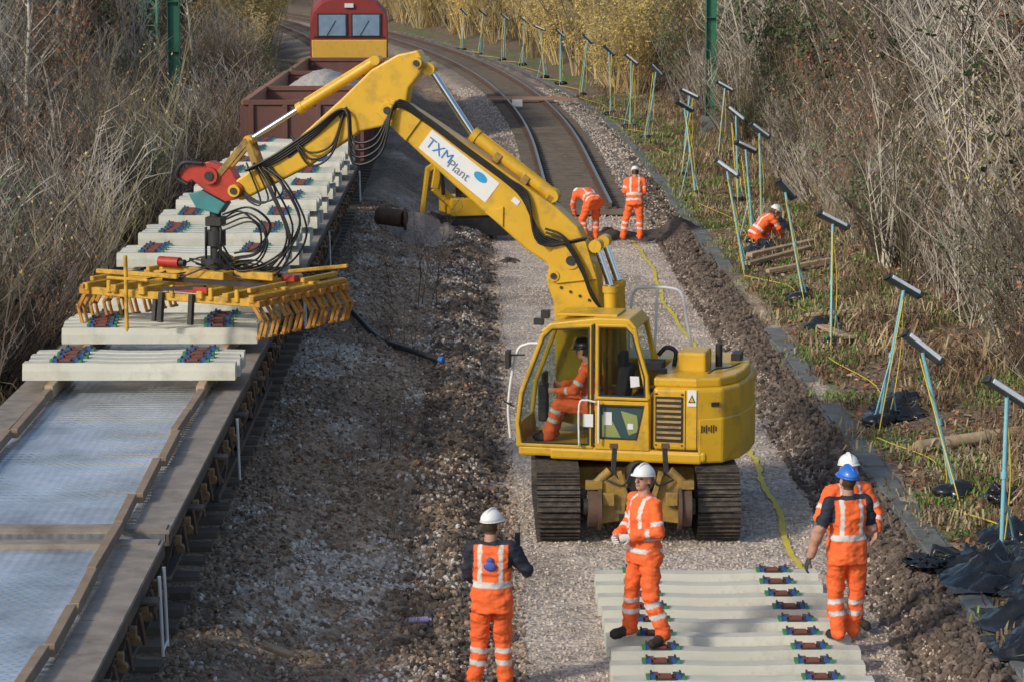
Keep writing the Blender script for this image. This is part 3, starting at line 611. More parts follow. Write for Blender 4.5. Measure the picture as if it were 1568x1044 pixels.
def hand(mb,w,d,nrm,side,curl=.5):
    w=Vector(w);d=Vector(d).normalized(); nrm=Vector(nrm); nrm=(nrm-d*nrm.dot(d)).normalized(); s=d.cross(nrm)*side
    mb.rings([(w-d*.03,s*.026,nrm*.022),(w,s*.028,nrm*.02),(w+d*.04,s*.04,nrm*.018),(w+d*.085,s*.042,nrm*.015),(w+d*.098,s*.034,nrm*.01)],12,0)
    for o_,l in((.031,.07),(.011,.08),(-.011,.074),(-.031,.056)):
        p=w+d*.085+s*o_; dd=d.copy(); r=.0095
        for k in range(3):
            dd=(dd*math.cos(curl)+nrm*math.sin(curl)).normalized() if k or curl>.8 else (dd+nrm*.2).normalized()
            q=p+dd*l*(.45,.32,.25)[k]; mb.rcone(p,q,r,r*.92,7,0,2); p=q; r*=.92
    p=w+d*.025+s*.034; dd=(s*.75+d*.65+nrm*.2).normalized(); q=p+dd*.04; mb.rcone(p,q,.014,.011,7,0,2); dd=(dd*.7+d*.5+nrm*.5*curl).normalized(); mb.rcone(q,q+dd*.032,.011,.009,7,0,2)
PC=[0]
def person(name,loc,yaw,pose=None,style='jacket',hel=(.8,.8,.78),headrot=(0,0,0),vox=.012,hcurl=(.5,.5),glove=None,scale=1.,hair=(.06,.035,.02),parent=None,radio=False):
    PC[0]+=1; off=PC[0]*7.3
    J={k:Vector(v) for k,v in BASEJ.items()}
    for k,v in (pose or {}).items(): J[k]=Vector(v)
    e=empty(name,loc,yaw,scale,parent); mb=MB()
    for s in 'LR':
        mb.rcone(J['hip'+s],J['kn'+s],.108,.082,14); mb.rcone(J['kn'+s],J['an'+s]+Vector((0,0,.02)),.082,.074,14)
        fd=(J['to'+s]-J['an'+s]); mb.rcone(J['an'+s]-fd*.22+Vector((0,0,-.03)),J['to'+s],.05,.045,12)
        mb.rcone(J['sh'+s],J['el'+s],.074,.06,14); mb.rcone(J['el'+s],J['wr'+s],.058,.047,14)
    sp_=[J['pel'],J['che'],J['nec']]; d0=(sp_[1]-sp_[0]).normalized(); d1=(sp_[2]-sp_[1]).normalized()
    rh=(J['hipR']-J['hipL']).normalized(); rsd=(J['shR']-J['shL']).normalized()
    seat=abs((J['knL']-J['hipL']).normalized().z)<.6
    L0=(sp_[1]-sp_[0]).length; L1=(sp_[2]-sp_[1]).length; rg=[]
    for tt,rx,ry in ((-.05 if seat else -.15,.205,.16),(0,.2,.152),(.1,.187,.14),(.2,.18,.132),(L0*.85,.19,.135),(L0,.2,.14),(L0+L1*.35,.2,.13),(L0+L1*.7,.165,.11),(L0+L1*.95,.085,.08),(L0+L1*1.1,.06,.06)):
        p=sp_[0]+d0*tt if tt<=L0 else sp_[1]+d1*(tt-L0); d=d0 if tt<L0*.9 else ((d0+d1).normalized() if tt<=L0 else d1)
        f=max(0,min(1,tt/(L0+L1))); r=(rh*(1-f)+rsd*f); r=(r-d*r.dot(d)).normalized(); fw=d.cross(r)
        rg.append((p,r*rx,fw*ry))
    mb.rings(rg,20,0,.85); mb.rcone(J['shL'],J['shR'],.072,.072,12)
    me=remesh(mb,'body',vox,2); P=coords(me); nrm=np.empty(len(P)*3,np.float32); me.vertices.foreach_get('normal',nrm); nrm=nrm.reshape(-1,3)
    dsp=np.array([noise.noise(Vector((p[0]*8+off,p[1]*8,p[2]*15)))*.021+abs(noise.noise(Vector((p[0]*14,p[1]*14+off,p[2]*24))))*.015 for p in P])
    P2=P+nrm*dsp[:,None]; me.vertices.foreach_set('co',P2.astype(np.float32).ravel()); me.update()
    bones=[('torso',J['pel']-d0*.14,J['nec'],.17)]+[(b+s,J[a+s],J[c+s],r) for s in 'LR' for b,a,c,r in(('thigh','hip','kn',.1),('shin','kn','an',.08),('foot','an','to',.05),('uarm','sh','el',.07),('farm','el','wr',.055))]
    D=[];T=[]
    for b,a,c,r in bones:
        a=np.array(a);c=np.array(c); t=np.clip(((P-a)@(c-a))/((c-a)@(c-a)),0,1); q=a+t[:,None]*(c-a); D.append(np.linalg.norm(P-q,axis=1)/r); T.append(t)
    D=np.array(D);T=np.array(T); bi=D.argmin(0); t=T[bi,np.arange(len(P))]; cols=np.tile(ORG,(len(P),1))
    rx=(P-np.array(J['che']))@np.array(rsd)
    for i,(b,a,c,r) in enumerate(bones):
        m=bi==i; s=np.zeros(len(P),bool)
        if b=='torso':
            s=m&(((t>.36)&(t<.44))|((np.abs(np.abs(rx)-.1)<.022)&(t>.4)))
            if style=='jacket': s|=m&(t>.15)&(t<.22)
        elif b[:4]=='shin': s=m&(((t>.14)&(t<.27))|((t>.45)&(t<.57)))
        elif b[:4]=='foot': cols[m]=BOOT
        elif b[:4]=='uarm': s=m&(t>.6)&(t<.75)
        elif b[:4]=='farm': s=m&(t>.35)&(t<.52)
        cols[s]=SIL
        if b[1:4]=='arm' and style=='vest': cols[m]=NAVY
        if b[1:4]=='arm' and style=='tee':
            cols[m]=np.array((.45,.24,.17)) if b[0]=='f' else np.where((t[m]<.85)[:,None],NAVY,np.array((.45,.24,.17)))
    if style in('vest','tee'):
        m=(bi==0)&(np.abs(rx)>.165)&(t>.62); cols[m]=NAVY
        m=(bi==0)&(t>.965); cols[m]=NAVY
    setcol(me,cols); me.materials.clear(); me.materials.append(CLO); o=bpy.data.objects.new('body',me); sc.collection.objects.link(o); o.parent=e
    mb=MB(); mb.ell((0,-.01,.015),(.078,.096,.105),n=18); mb.ell((0,.025,-.055),(.058,.062,.062),n=14); mb.ell((0,.06,-.085),(.03,.028,.024),n=10)
    mb.rcone((0,.088,.02),(0,.108,-.02),.01,.016,8); mb.ell((0,.085,-.055),(.026,.014,.01),n=10); mb.rcone((-.03,.083,.035),(.03,.083,.035),.014,.014,8)
    for s in(-1,1): mb.ell((s*.082,-.005,-.01),(.011,.022,.034),n=10)
    mb.rcone((0,-.02,-.06),(0,-.03,-.17),.058,.062,14)
    hm=remesh(mb,'head',.007 if vox<.015 else .01,1); P=coords(hm); cols=np.tile(np.array((.5,.27,.19)),(len(P),1))
    cols[(P[:,1]<.0)&(P[:,2]>-.06)&(np.abs(P[:,0])<.078)|(P[:,2]>.06)]=hair; cols[(P[:,1]<-.02)&(P[:,2]<-.06)&(P[:,2]>-.085)]=hair
    for s in(-1,1): cols[(np.abs(P[:,0]-s*.032)<.013)&(np.abs(P[:,2]-.008)<.007)&(P[:,1]>.05)]=(.03,.025,.02); cols[(np.abs(P[:,0]-s*.033)<.018)&(np.abs(P[:,2]-.032)<.005)&(P[:,1]>.05)]=hair
    cols[(np.abs(P[:,0])<.024)&(np.abs(P[:,2]+.055)<.005)&(P[:,1]>.07)]=(.3,.1,.08)
    setcol(hm,cols); hm.materials.clear(); hm.materials.append(SKIN); he=empty('head_group',J['hed'],0,1,e); he.rotation_euler=headrot
    o=bpy.data.objects.new('head',hm); sc.collection.objects.link(o); o.parent=he
    mb=MB(); rs=[]
    for i in range(9):
        a=math.pi/2*i/8.3; rs.append((Vector((0,-.01,.045+.108*math.sin(a))),Vector((.103*math.cos(a),0,0)),Vector((0,.128*math.cos(a),0))))
    mb.rings(rs,24,0)
    mb.rings([(Vector((0,.008,.036)),Vector((.113,0,0)),Vector((0,.152,0))),(Vector((0,.004,.05)),Vector((.108,0,0)),Vector((0,.14,0)))],24,0)
    mb.tube(cat([(0,-.12,.08),(0,-.07,.14),(0,0,.158),(0,.06,.14),(0,.105,.08)],4),.012,6,0)
    mb.obj('hard_hat',[M('hard_hat_shell',hel,.35,0,.03,5,dirt=tuple(c*.6 for c in hel),damt=.2,bump=0,coat=.3)],he)
    mb=MB()
    for s,sg in(('L',1),('R',-1)):
        d=(J['wr'+s]-J['el'+s]).normalized(); inner=Vector((1,0,0))*sg
        if abs(d.x)>.7: inner=Vector((0,0,-1))
        hand(mb,J['wr'+s]+d*.035,d,inner,sg,hcurl[0 if s=='L' else 1])
    mb.obj('hands',[M('glove_or_skin',glove or (.47,.26,.18),.7)],e)
    if radio:
        mb=MB(); p=J['wrR']+Vector((-.01,.06,.1)); mb.box(p,(.05,.035,.13),0); mb.cyl(p+Vector((.015,0,.06)),p+Vector((.015,0,.16)),.006,n=6,m=0); mb.obj('radio',[BLK],e,.005,1)
    return e
w=person('track_worker',(0.14,25.9,zg(.14,25.9)),math.radians(-8),dict(elR=(.33,.06,1.2),wrR=(.22,.26,1.36),elL=(-.24,.03,1.17),wrL=(-.14,.2,1.05),hipL=(-.09,0,.92),knL=(-.13,.04,.5),anL=(-.17,-.02,.1),toL=(-.24,.14,.045),anR=(.12,.06,.1),toR=(.17,.24,.045),knR=(.1,.08,.5)),'vest',headrot=(0,0,-.45),hcurl=(.9,1.),radio=True)
mb=MB(); mb.ell((0,-.156,1.29),(.06,.012,.045),n=14); mb.ell((0,-.153,1.35),(.032,.012,.032),n=12); mb.obj('back_logo',[M('logo_blue',(.06,.1,.4),.6)],w)
person('track_worker',(1.68,26.95,.25),math.radians(118),dict(hipL=(-.1,0,.92),knL=(-.16,.02,.5),anL=(-.24,-.08,.1),toL=(-.3,.08,.045),knR=(.16,.05,.5),anR=(.2,.04,.1),toR=(.24,.22,.045),elL=(-.27,.0,1.16),wrL=(-.12,.2,1.12),elR=(.27,.02,1.17),wrR=(.12,.24,1.1)),'jacket',headrot=(.1,0,.35),hcurl=(.9,.9),glove=(.6,.6,.6))
person('track_worker',(3.74,27.1,.2),math.radians(14),dict(elL=(-.32,-.04,1.17),wrL=(-.4,-.02,.93),elR=(.26,0,1.16),wrR=(.2,.16,1.0),knL=(-.1,.05,.5),anL=(-.08,-.02,.1),toL=(-.1,.16,.045),anR=(.12,.1,.1),toR=(.18,.26,.045)),'tee',hel=(.03,.16,.6),headrot=(.1,0,.2),glove=(.05,.05,.05))
person('track_worker',(3.87,28.1,.08),math.radians(200),dict(elL=(-.32,.06,1.2),wrL=(-.22,.22,1.05),elR=(.33,.04,1.2),wrR=(.2,.22,1.1)),'jacket',headrot=(.1,0,-.2),scale=1.03)
person('track_worker',(3.75,64.9,.1),math.radians(-5),dict(elL=(-.24,.05,1.17),wrL=(-.1,.22,1.02),elR=(.24,.05,1.17),wrR=(.1,.22,1.02),knL=(-.2,.02,.5),anL=(-.27,0,.1),toL=(-.32,.15,.045),knR=(.13,.02,.5),che=(0,.08,1.29),nec=(0,.16,1.47),shL=(-.19,.13,1.42),shR=(.19,.13,1.42),hed=(0,.24,1.6)),'jacket',headrot=(-.5,0,0),vox=.02)
BEND=dict(pel=(0,-.1,.9),che=(0,.19,1.05),nec=(0,.39,1.05),hed=(0,.52,1.0),shL=(-.19,.33,1.03),shR=(.19,.33,1.03),elL=(-.22,.4,.78),elR=(.22,.4,.78),wrL=(-.12,.47,.56),wrR=(.12,.47,.56),hipL=(-.1,-.08,.86),hipR=(.1,-.08,.86),knL=(-.18,.06,.47),knR=(.18,.06,.47))
person('track_worker',(2.72,65.3,.05),math.radians(30),BEND,'jacket',headrot=(-1.3,0,0),vox=.02,scale=1.07)
CR=dict(pel=(0,-.12,.42),che=(0,.1,.7),nec=(0,.26,.84),hed=(0,.37,.92),shL=(-.19,.22,.8),shR=(.19,.22,.8),elL=(-.25,.36,.58),elR=(.25,.36,.58),wrL=(-.1,.48,.42),wrR=(.1,.48,.42),hipL=(-.1,-.12,.4),hipR=(.1,-.12,.4),knL=(-.16,.26,.5),knR=(.16,.2,.1),anL=(-.14,.12,.1),anR=(.13,-.2,.1),toL=(-.15,.28,.045),toR=(.13,-.34,.04))
person('track_worker',(6.35,61.2,zg(6.35,61.2)-.05),math.radians(-75),CR,'jacket',headrot=(-.5,0,0),vox=.02)
# ------------------------------------------------------------ EXCAVATOR
EX,EY=1.95,34.15
ex=empty('tracked_excavator',(EX,EY,0))
def track_belt(cx):
    mb=MB(); r=.4; hl=1.38; zc=.44; per=4*hl+2*math.pi*r; n=int(per/.185)
    for i in range(n):
        s=i/n*per
        if s<2*hl: p=(-hl+s,zc+r);a=0
        elif s<2*hl+math.pi*r: t=(s-2*hl)/r; p=(hl+r*math.sin(t),zc+r*math.cos(t)); a=-t
        elif s<4*hl+math.pi*r: p=(hl-(s-2*hl-math.pi*r),zc-r); a=math.pi
        else: t=(s-4*hl-math.pi*r)/r; p=(-hl-r*math.sin(t),zc-r*math.cos(t)); a=math.pi-t
        mb.box((cx,p[0],p[1]),(.52,.175,.025),0,(a,0,0))
        for g_ in(-.065,0,.065):
            off=Vector((0,g_,.03)); off.rotate(Euler((a,0,0))); mb.box((cx+off.x,p[0]+off.y,p[1]+off.z),(.52,.016,.04),0,(a,0,0))
        for lx in(-.1,.1):
            off=Vector((0,0,-.045)); off.rotate(Euler((a,0,0))); mb.box((cx+lx,p[0]+off.y,p[1]+off.z),(.05,.15,.07),1,(a,0,0))
    for yv in(-hl,hl): mb.cyl((cx-.12,yv,zc),(cx+.12,yv,zc),.31,n=20,m=1); mb.cyl((cx-.2,yv,zc),(cx+.2,yv,zc),.12,n=14,m=1)
    for k in range(6): mb.cyl((cx-.14,-1.05+k*.42,.19),(cx+.14,-1.05+k*.42,.19),.1,n=12,m=1)
    mb.box((cx,0,.42),(.3,2.4,.32),2)
    return mb
for cx in(-.97,.97): track_belt(cx).obj('track',[TRK,BLK,YELD],ex)
mb=MB(); mb.box((0,0,.62),(1.5,1.4,.3),0); mb.cyl((0,0,.75),(0,0,.98),.62,n=32,m=1)
mb.obj('undercarriage_frame',[YELD,BLK],ex,.02)
for sgn,nm in((-1,'rail_gear'),(1,'rail_gear_rear')):
    mb=MB(); y0=sgn*1.75
    mb.box((0,y0+.1*-sgn,.5),(1.25,.22,.24),0); mb.box((0,sgn*1.2,.6),(.9,.9,.2),0)
    for s in(-1,1):
        mb.prism([(s*.18,.35),(s*.52,.3),(s*.62,.5),(s*.5,.78),(s*.3,.9),(s*.16,.75)],y0-.14,y0+.04,0)
        mb.cyl((s*.5,y0-.05*-sgn,.5),(s*.62,y0-.05*-sgn,.5),.24,n=24,m=1); mb.cyl((s*.46,y0-.05*-sgn,.5),(s*.5,y0-.05*-sgn,.5),.28,n=24,m=1); mb.cyl((s*.62,y0-.05*-sgn,.5),(s*.67,y0-.05*-sgn,.5),.1,n=14,m=2)
        mb.bar((s*.33,y0-.1,.7),(s*.3,y0-.05,1.22),.06,.08,2); mb.box((s*.31,y0-.06,1.24),(.1,.1,.05),3)
        mb.bar((s*.25,y0-.17,.95),(s*.12,y0-.17,.5),.1,.06,0); mb.cyl((s*.6,y0-.1,.72),(s*.36,y0-.1,.95),.055,n=12,m=0); mb.box((s*.38,y0-.2,.62),(.14,.05,.16),0)
        mb.box((s*.55,y0-.12,.78),(.2,.12,.1),0); mb.tube(cat([(s*.4,y0-.18,.85),(s*.2,y0-.24,.8),(s*.1,y0-.22,1.0),(0,y0-.1,1.05)],5),.014,6,2)
    mb.cyl((0,y0-.2,.86),(0,y0+.15,.86),.17,n=20,m=2); mb.box((0,y0-.16,.62),(.3,.08,.14),2); mb.box((0,y0-.1,.38),(.5,.1,.1),2)
    mb.obj(nm,[YELD,RUST,BLK,RUST],ex,.012)
AN=math.radians(180-13); SH=.17
up=empty('upper_structure',(SH,0,0),AN,1,ex)
plan=[(-.3,1.2),(-.85,1.2),(-1.14,1.06),(-1.3,.72),(-1.36,.25),(-1.36,-.25),(-1.3,-.72),(-1.14,-1.06),(-.85,-1.2),(.95,-1.2),(.95,-.35),(-.3,-.35)]
mb=MB(); mb.prism(plan,1.08,1.86,0,'xy'); mb.obj('engine_house',[YEL],up,.05,3)
pl2=[(a*.96,b*.93) for a,b in plan]
mb=MB(); mb.prism(pl2,1.85,1.97,0,'xy'); mb.box((-.68,.35,2.08),(.36,.5,.26),0); mb.obj('hood',[YEL],up,.035,3)
mb=MB()
mb.prism([(.98,1.2),(-.9,1.2),(-.9,1.0),(.98,1.0)],.92,1.06,0,'xy'); mb.prism([(1.38,1.19),(-.95,1.19),(-.95,-1.19),(1.1,-1.19),(1.38,-.2)],.95,1.075,0,'xy'); 
mb.prism([(-.85,1.205),(-1.15,1.065),(-1.31,.72),(-1.37,.25),(-1.37,-.25),(-1.31,-.72),(-1.15,-1.065),(-.85,-1.205)],.93,1.5,0,'xy')
mb.obj('turntable_deck_and_counterweight',[YEL],up,.03,2)
mb=MB()
mb.box((-.5,1.2,1.47),(.34,.02,.56),0)
for k in range(8): mb.box((-.5,1.213,1.24+k*.066),(.3,.02,.03),1,(.5,0,0))
mb.obj('grille',[BLK,YELD],up)
mb=MB()
for x_ in(-.3,-.7,-.84): mb.box((x_,1.202,1.46),(.008,.006,.74),0)
mb.box((-.6,1.202,1.1),(.5,.006,.008),0)
for x_ in(-.34,-.66): mb.cyl((x_,1.2,1.15),(x_,1.206,1.15),.012,n=8,m=0); mb.box((x_,1.204,1.78),(.03,.012,.02),0)
mb.box((-.78,1.205,1.74),(.11,.012,.2),1)
mb.prism([(-.735,1.685),(-.825,1.685),(-.78,1.785)],1.212,1.216,0); mb.prism([(-.752,1.696),(-.808,1.696),(-.78,1.765)],1.217,1.22,2)
dn=Vector((-.29,-.14,0)).normalized(); nm_=Vector((-.435,.9,0))
for k,bh in enumerate((.09,.07,.1,.05,.09,.1,.06)):
    p=Vector((-.87,1.195,1.36))+dn*(.03+k*.03)+nm_*.004; mb.box(p,(.012,.012,bh),0,(0,0,.45))
p=Vector((-.87,1.195,1.66))+dn*.2+nm_*.006; mb.box(p,(.1,.012,.05),0,(0,0,.45))
mb.obj('panel_seams_and_decals',[BLK,WHT,YEL],up)
mb=MB(); mb.cyl((-.95,.1,1.95),(-.95,.1,2.25),.045,n=12,m=0); mb.tube(cat([(-.4,.2,1.97),(-.42,.2,2.15),(-.3,.2,2.2),(-.2,.2,2.1)],4),.03,8,0); mb.box((-.2,.55,2.03),(.25,.3,.1),0); mb.box((-1.1,-.5,2.0),(.12,.3,.12),0); mb.tube(cat([(-.9,.7,1.97),(-1.0,.6,2.02),(-1.1,.3,1.99),(-1.2,0,2.0)],5),.012,6,0); mb.cyl((-.35,.8,1.97),(-.35,.8,2.03),.06,n=14,m=0)
mb.obj('exhaust_and_fittings',[BLK],up,.008,1)
mb=MB(); 
for y_ in(-1.05,):
    mb.tube(cat([(.4,y_,1.95),(.37,y_,2.5),(.33,y_,2.72),(.2,y_,2.78),(-.15,y_,2.78),(-.3,y_,2.7),(-.36,y_,2.4),(-.45,y_,1.95)],5),.02,8,0); mb.tube([(.05,y_,1.95),(.02,y_,2.78)],.018,8,0)
mb.tube(cat([(1.5,1.1,1.15),(1.52,1.12,1.6),(1.42,1.12,2.2),(1.3,1.12,2.32),(1.15,1.12,2.34)],4),.018,8,0)
mb.obj('handrails',[WHT],up)
pf=[(1.38,1.06),(1.42,1.35),(1.37,1.75),(1.1,2.46),(.98,2.58),(.44,2.62),(.44,1.06)]
mb=MB(); 
ru=[(.42,1.68),(.42,2.62),(0.02,2.62),(-.08,2.52),(-.24,1.98),(-.25,1.68)]; rl=[(.42,1.06),(.42,1.67),(-.25,1.67),(-.26,1.06)]
for y0,y1 in((1.13,1.2),(.27,.33)):
    mb.ring(pf,inset(pf,.055),y0,y1,0); mb.ring(ru,inset(ru,.05),y0,y1,0); mb.ring(rl,[(.36,1.2),(.36,1.62),(-.19,1.62),(-.1,1.2)],y0,y1,0)
mb.prism([(1.1,2.5),(.98,2.6),(.4,2.68),(0.,2.68),(-.1,2.56),(-.06,2.54),(0,2.6),(.44,2.6),(.95,2.54),(1.06,2.46)],.27,1.2,0)
mb.box((1.39,.735,1.2),(.05,.86,.3),0); mb.box((-.24,.735,1.4),(.05,.86,.66),0); mb.box((.55,.735,1.06),(1.66,.9,.06),0)
for yv in(.3,1.165): mb.bar((-.24,yv,1.7),(-.06,yv,2.56),.06,.06,0)
mb.obj('cab_frame',[YEL],up,.018,2)
mb=MB(); mb.box((.55,.735,2.69),(.75,.6,.03),0); mb.box((.45,1.205,1.85),(.035,.012,1.5),1); mb.obj('roof_hatch',[YEL,BLK],up,.012)
for yv in(1.165,.3):
    mb=MB(); mb.prism(inset(pf,.05),yv-.001,yv+.001,0); mb.prism(inset(ru,.045),yv-.001,yv+.001,0); mb.obj('cab_glass',[GLS],up)
mb=MB(); mb.prism([(1.36,1.36),(1.355,1.36),(1.335,1.75),(1.08,2.44),(1.085,2.44),(1.34,1.75)],.33,1.13,0); mb.obj('cab_glass',[GLS],up)
mb=MB(); mb.prism([(.37,1.19),(.37,1.63),(-.2,1.63),(-.11,1.19)],1.15,1.18,0)
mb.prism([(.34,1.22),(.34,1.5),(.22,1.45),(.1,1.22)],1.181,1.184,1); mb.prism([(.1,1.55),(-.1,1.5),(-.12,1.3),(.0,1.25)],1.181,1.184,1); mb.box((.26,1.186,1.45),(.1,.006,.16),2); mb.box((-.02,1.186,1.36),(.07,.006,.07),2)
mb.prism([(-.01,1.98),(-.12,1.98),(-.13,1.86),(-.02,1.84)],1.175,1.18,2)
mb.ring(inset(pf,.05),inset(pf,.07),1.201,1.205,4); mb.ring(inset(ru,.045),inset(ru,.062),1.201,1.205,4)
mb.ring([(.365,1.195),(.365,1.625),(-.195,1.625),(-.105,1.195)],[(.345,1.215),(.345,1.605),(-.175,1.605),(-.085,1.215)],1.201,1.205,4)
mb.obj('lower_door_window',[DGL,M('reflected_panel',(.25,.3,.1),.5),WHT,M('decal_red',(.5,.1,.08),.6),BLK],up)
mb=MB()
mb.box((.35,.75,1.35),(.5,.5,.16),0); mb.box((.14,.75,1.72),(.14,.48,.66),0,(0,-.15,0)); mb.box((.15,.75,2.12),(.1,.26,.18),0); mb.box((.35,.98,1.45),(.3,.06,.06),0); mb.box((.35,.75,1.17),(.4,.4,.2),1)
mb.box((1.22,.42,1.5),(.12,.14,.5),1); mb.box((1.2,.45,1.8),(.05,.22,.18),1)
mb.box((-.1,.75,1.4),(.25,.8,.6),0)
mb.obj('seat_and_console',[SEAT,BLK],up,.03,2)
mb=MB()
mb.tube(cat([(.36,1.26,1.15),(.36,1.27,1.3),(.36,1.27,1.62),(.36,1.26,1.68)],4),.014,6,0); mb.tube(cat([(.6,1.22,1.12),(.6,1.28,1.16),(.6,1.28,1.62),(.52,1.27,1.68),(.4,1.26,1.66)],4),.014,6,0); mb.box((.5,1.215,1.42),(.13,.02,.16),0)
mb.tube([(1.44,1.15,1.55),(1.56,1.2,1.62)],.012,6,1); mb.box((1.5,1.22,2.15),(.05,.14,.22),1); mb.tube([(1.3,1.18,2.2),(1.5,1.22,2.2)],.012,6,1); mb.box((1.12,1.2,2.62),(.12,.08,.08),1); mb.box((1.2,.4,2.6),(.1,.12,.1),1)
mb.obj('grab_handles_and_mirror',[WHT,BLK],up,.004,1)
mb=MB(); mb.box((1.3,.73,1.0),(.12,.86,.1),0); mb.obj('front_step',[BLK],up)
SIT=dict(pel=(0,0,.0),che=(0,.06,.33),nec=(0,.1,.52),hed=(0,.14,.68),shL=(-.19,.07,.46),shR=(.19,.07,.46),elL=(-.26,.2,.22),elR=(.26,.2,.22),wrL=(-.2,.42,.2),wrR=(.18,.42,.22),hipL=(-.1,.02,-.02),hipR=(.1,.02,-.02),knL=(-.15,.42,.02),knR=(.15,.42,.02),anL=(-.13,.55,-.36),anR=(.13,.55,-.36),toL=(-.14,.7,-.4),toR=(.14,.7,-.4))
person('excavator_operator',(.5,.8,1.54),math.radians(-90),SIT,'jacket',hel=(.03,.035,.04),parent=up,headrot=(-.25,0,-.2),vox=.014,hcurl=(1.,1.))
BY=-.1
DX,DZ=.797,.604
def bl(t,n): return (.9+DX*t-DZ*n,3.28+DZ*t+DX*n)
mb=MB(); mb.prism([(.62,1.1),(1.12,1.2),(1.14,2.0),(1.16,2.7),(1.26,2.98),(1.2,3.3),(.88,3.44),(.62,3.2),(.56,2.6),(.55,1.8)],BY-.2,BY+.2,0); mb.obj('lower_boom',[YEL],up,.03,2)
mb=MB(); ts=[(-.08,.16),(.2,.3),(.55,.33),(1.0,.3),(1.75,.26),(2.4,.21),(2.85,.17),(3.08,.1)]
poly=[bl(t,w+.03) for t,w in ts]+[bl(t,-w+.02) for t,w in reversed(ts)]
mb.prism(poly,BY-.17,BY+.17,0); mb.obj('upper_boom',[YEL],up,.03,2)
mb=MB(); st=[(2.82,5.66),(2.93,5.86),(3.2,5.8),(3.55,5.6),(3.95,5.22),(4.5,4.74),(5.35,4.17),(5.45,4.02),(5.3,3.9),(4.4,4.36),(3.7,4.82),(3.25,4.92),(3.1,5.12),(3.05,5.38)]
mb.prism(st,BY-.13,BY+.13,0); mb.obj('dipper_stick',[YEL],up,.025,2)
mb=MB()
for sy in(-1,1):
    mb.prism([bl(2.6,.17),bl(3.12,.1),bl(3.12,-.12),bl(2.6,-.17)],BY+sy*.185-.012,BY+sy*.185+.012,0)
    mb.prism([(.6,3.02),(1.12,2.95),(1.26,3.25),(1.05,3.52),(.75,3.5)],BY+sy*.22-.012,BY+sy*.22+.012,0)
    mb.prism([bl(.95,-.26),bl(1.25,-.26),bl(1.1,-.05)],BY+sy*.185-.01,BY+sy*.185+.01,0)
for (a,b),r in (((3.3,5.1),.09),((2.92,5.7),.07),((.93,3.25),.11),((5.35,4.04),.08),((.85,1.5),.1),((1.15,3.05),.07)):
    mb.cyl((a,BY-.25,b),(a,BY+.25,b),r,n=18,m=0); mb.cyl((a,BY+.25,b),(a,BY+.27,b),r*.55,n=12,m=1)
for k in range(4): mb.cyl((.7+k*.12,BY+.2,2.75+.05*k),(.7+k*.12,BY+.215,2.75+.05*k),.02,n=8,m=1)
mb.obj('pivot_plates_and_pins',[YEL,BLK],up,.006,1)
mb=MB()
for a,n_ in((3.9,0),(4.6,0)): mb.box((a,BY+.132,5.05-(a-3.9)*.72),(.16,.01,.1),0,(0,.65,0))
mb.box((bl(1.02,.1)[0],BY+.173,bl(1.02,.1)[1]),(.1,.01,.07),1,(0,-.65,0)); mb.obj('small_decals',[BLK,WHT],up)
def ram(a,b,c,r,rr,y,name):
    mb=MB(); A=Vector((a[0],y,a[1]));B=Vector((b[0],y,b[1]));C=Vector((c[0],y,c[1])); d=(B-A).normalized()
    mb.cyl(A,B,r,n=18,m=0); mb.cyl(B-d*.08,B,r*1.18,n=18,m=0); mb.cyl(A,A+d*.06,r*1.15,n=18,m=0); mb.cyl(B,C,rr,n=14,m=1)
    for q in(A,C): mb.cyl(q-Vector((0,.1,0)),q+Vector((0,.1,0)),r*.95,n=16,m=0)
    mb.tube([A+Vector((0,0,r*1.1))+d*.1,B+Vector((0,0,r*1.2))-d*.1],.014,6,0)
    mb.obj(name,[YEL,CHR],up)
ram(bl(.7,.42),bl(2.0,.40),(2.8,5.62),.085,.045,BY,'stick_ram')
ram((3.5,5.72),(4.55,5.08),(5.2,4.68),.065,.038,BY,'tool_ram')
for sy in(.28,-.28): ram((.38,2.0),(.42,2.95),(.6,3.45),.085,.045,BY+sy,'boom_ram')
mb=MB()
for a in(.7,1.1,1.55): mb.box((bl(a,.37)[0],BY,bl(a,.37)[1]),(.1,.2,.12),0,(0,-.65,0))
for sy in(-.12,.12): mb.bar((5.2,BY+sy,4.68),(5.66,BY+sy,4.15),.03,.09,0); mb.bar((5.2,BY+sy,4.68),(5.05,BY+sy,4.25),.03,.09,0)
mb.obj('tool_links',[YELD],up,.01,1)
mb=MB(); mb.prism([bl(1.32,.15),bl(2.42,.15),bl(2.42,-.14),bl(1.32,-.16)],BY+.171,BY+.176,0)
cx_,cz_=bl(1.56,.06); mb.add([Vector((cx_,BY+.179,cz_))+Vector((-DX*math.cos(t)*.1-DZ*math.sin(t)*.055,0,-DZ*math.cos(t)*.1+DX*math.sin(t)*.055)) for t in [k*.4488 for k in range(14)]],[tuple(range(14))],1)
mb.obj('name_board',[WHT,M('sign_blue',(.02,.3,.6),.5)],up)
def text(s,size,t,n,mat,nm):
    c=bpy.data.curves.new(nm,'FONT'); c.body=s; c.size=size; c.extrude=.001; c.materials.append(mat); o=bpy.data.objects.new(nm,c); sc.collection.objects.link(o); o.parent=up
    p=bl(t,n); m=Matrix(((-DX,-DZ,0,p[0]),(0,0,1,BY+.181),(-DZ,DX,0,p[1]),(0,0,0,1))); o.matrix_local=m
tb=M('lettering_blue',(.03,.2,.5),.5)
text('TXM',.19,2.38,-.06,tb,'lettering'); text('Plant',.165,2.0,-.1,M('lettering_grey',(.15,.2,.28),.5),'lettering')
mb=MB()
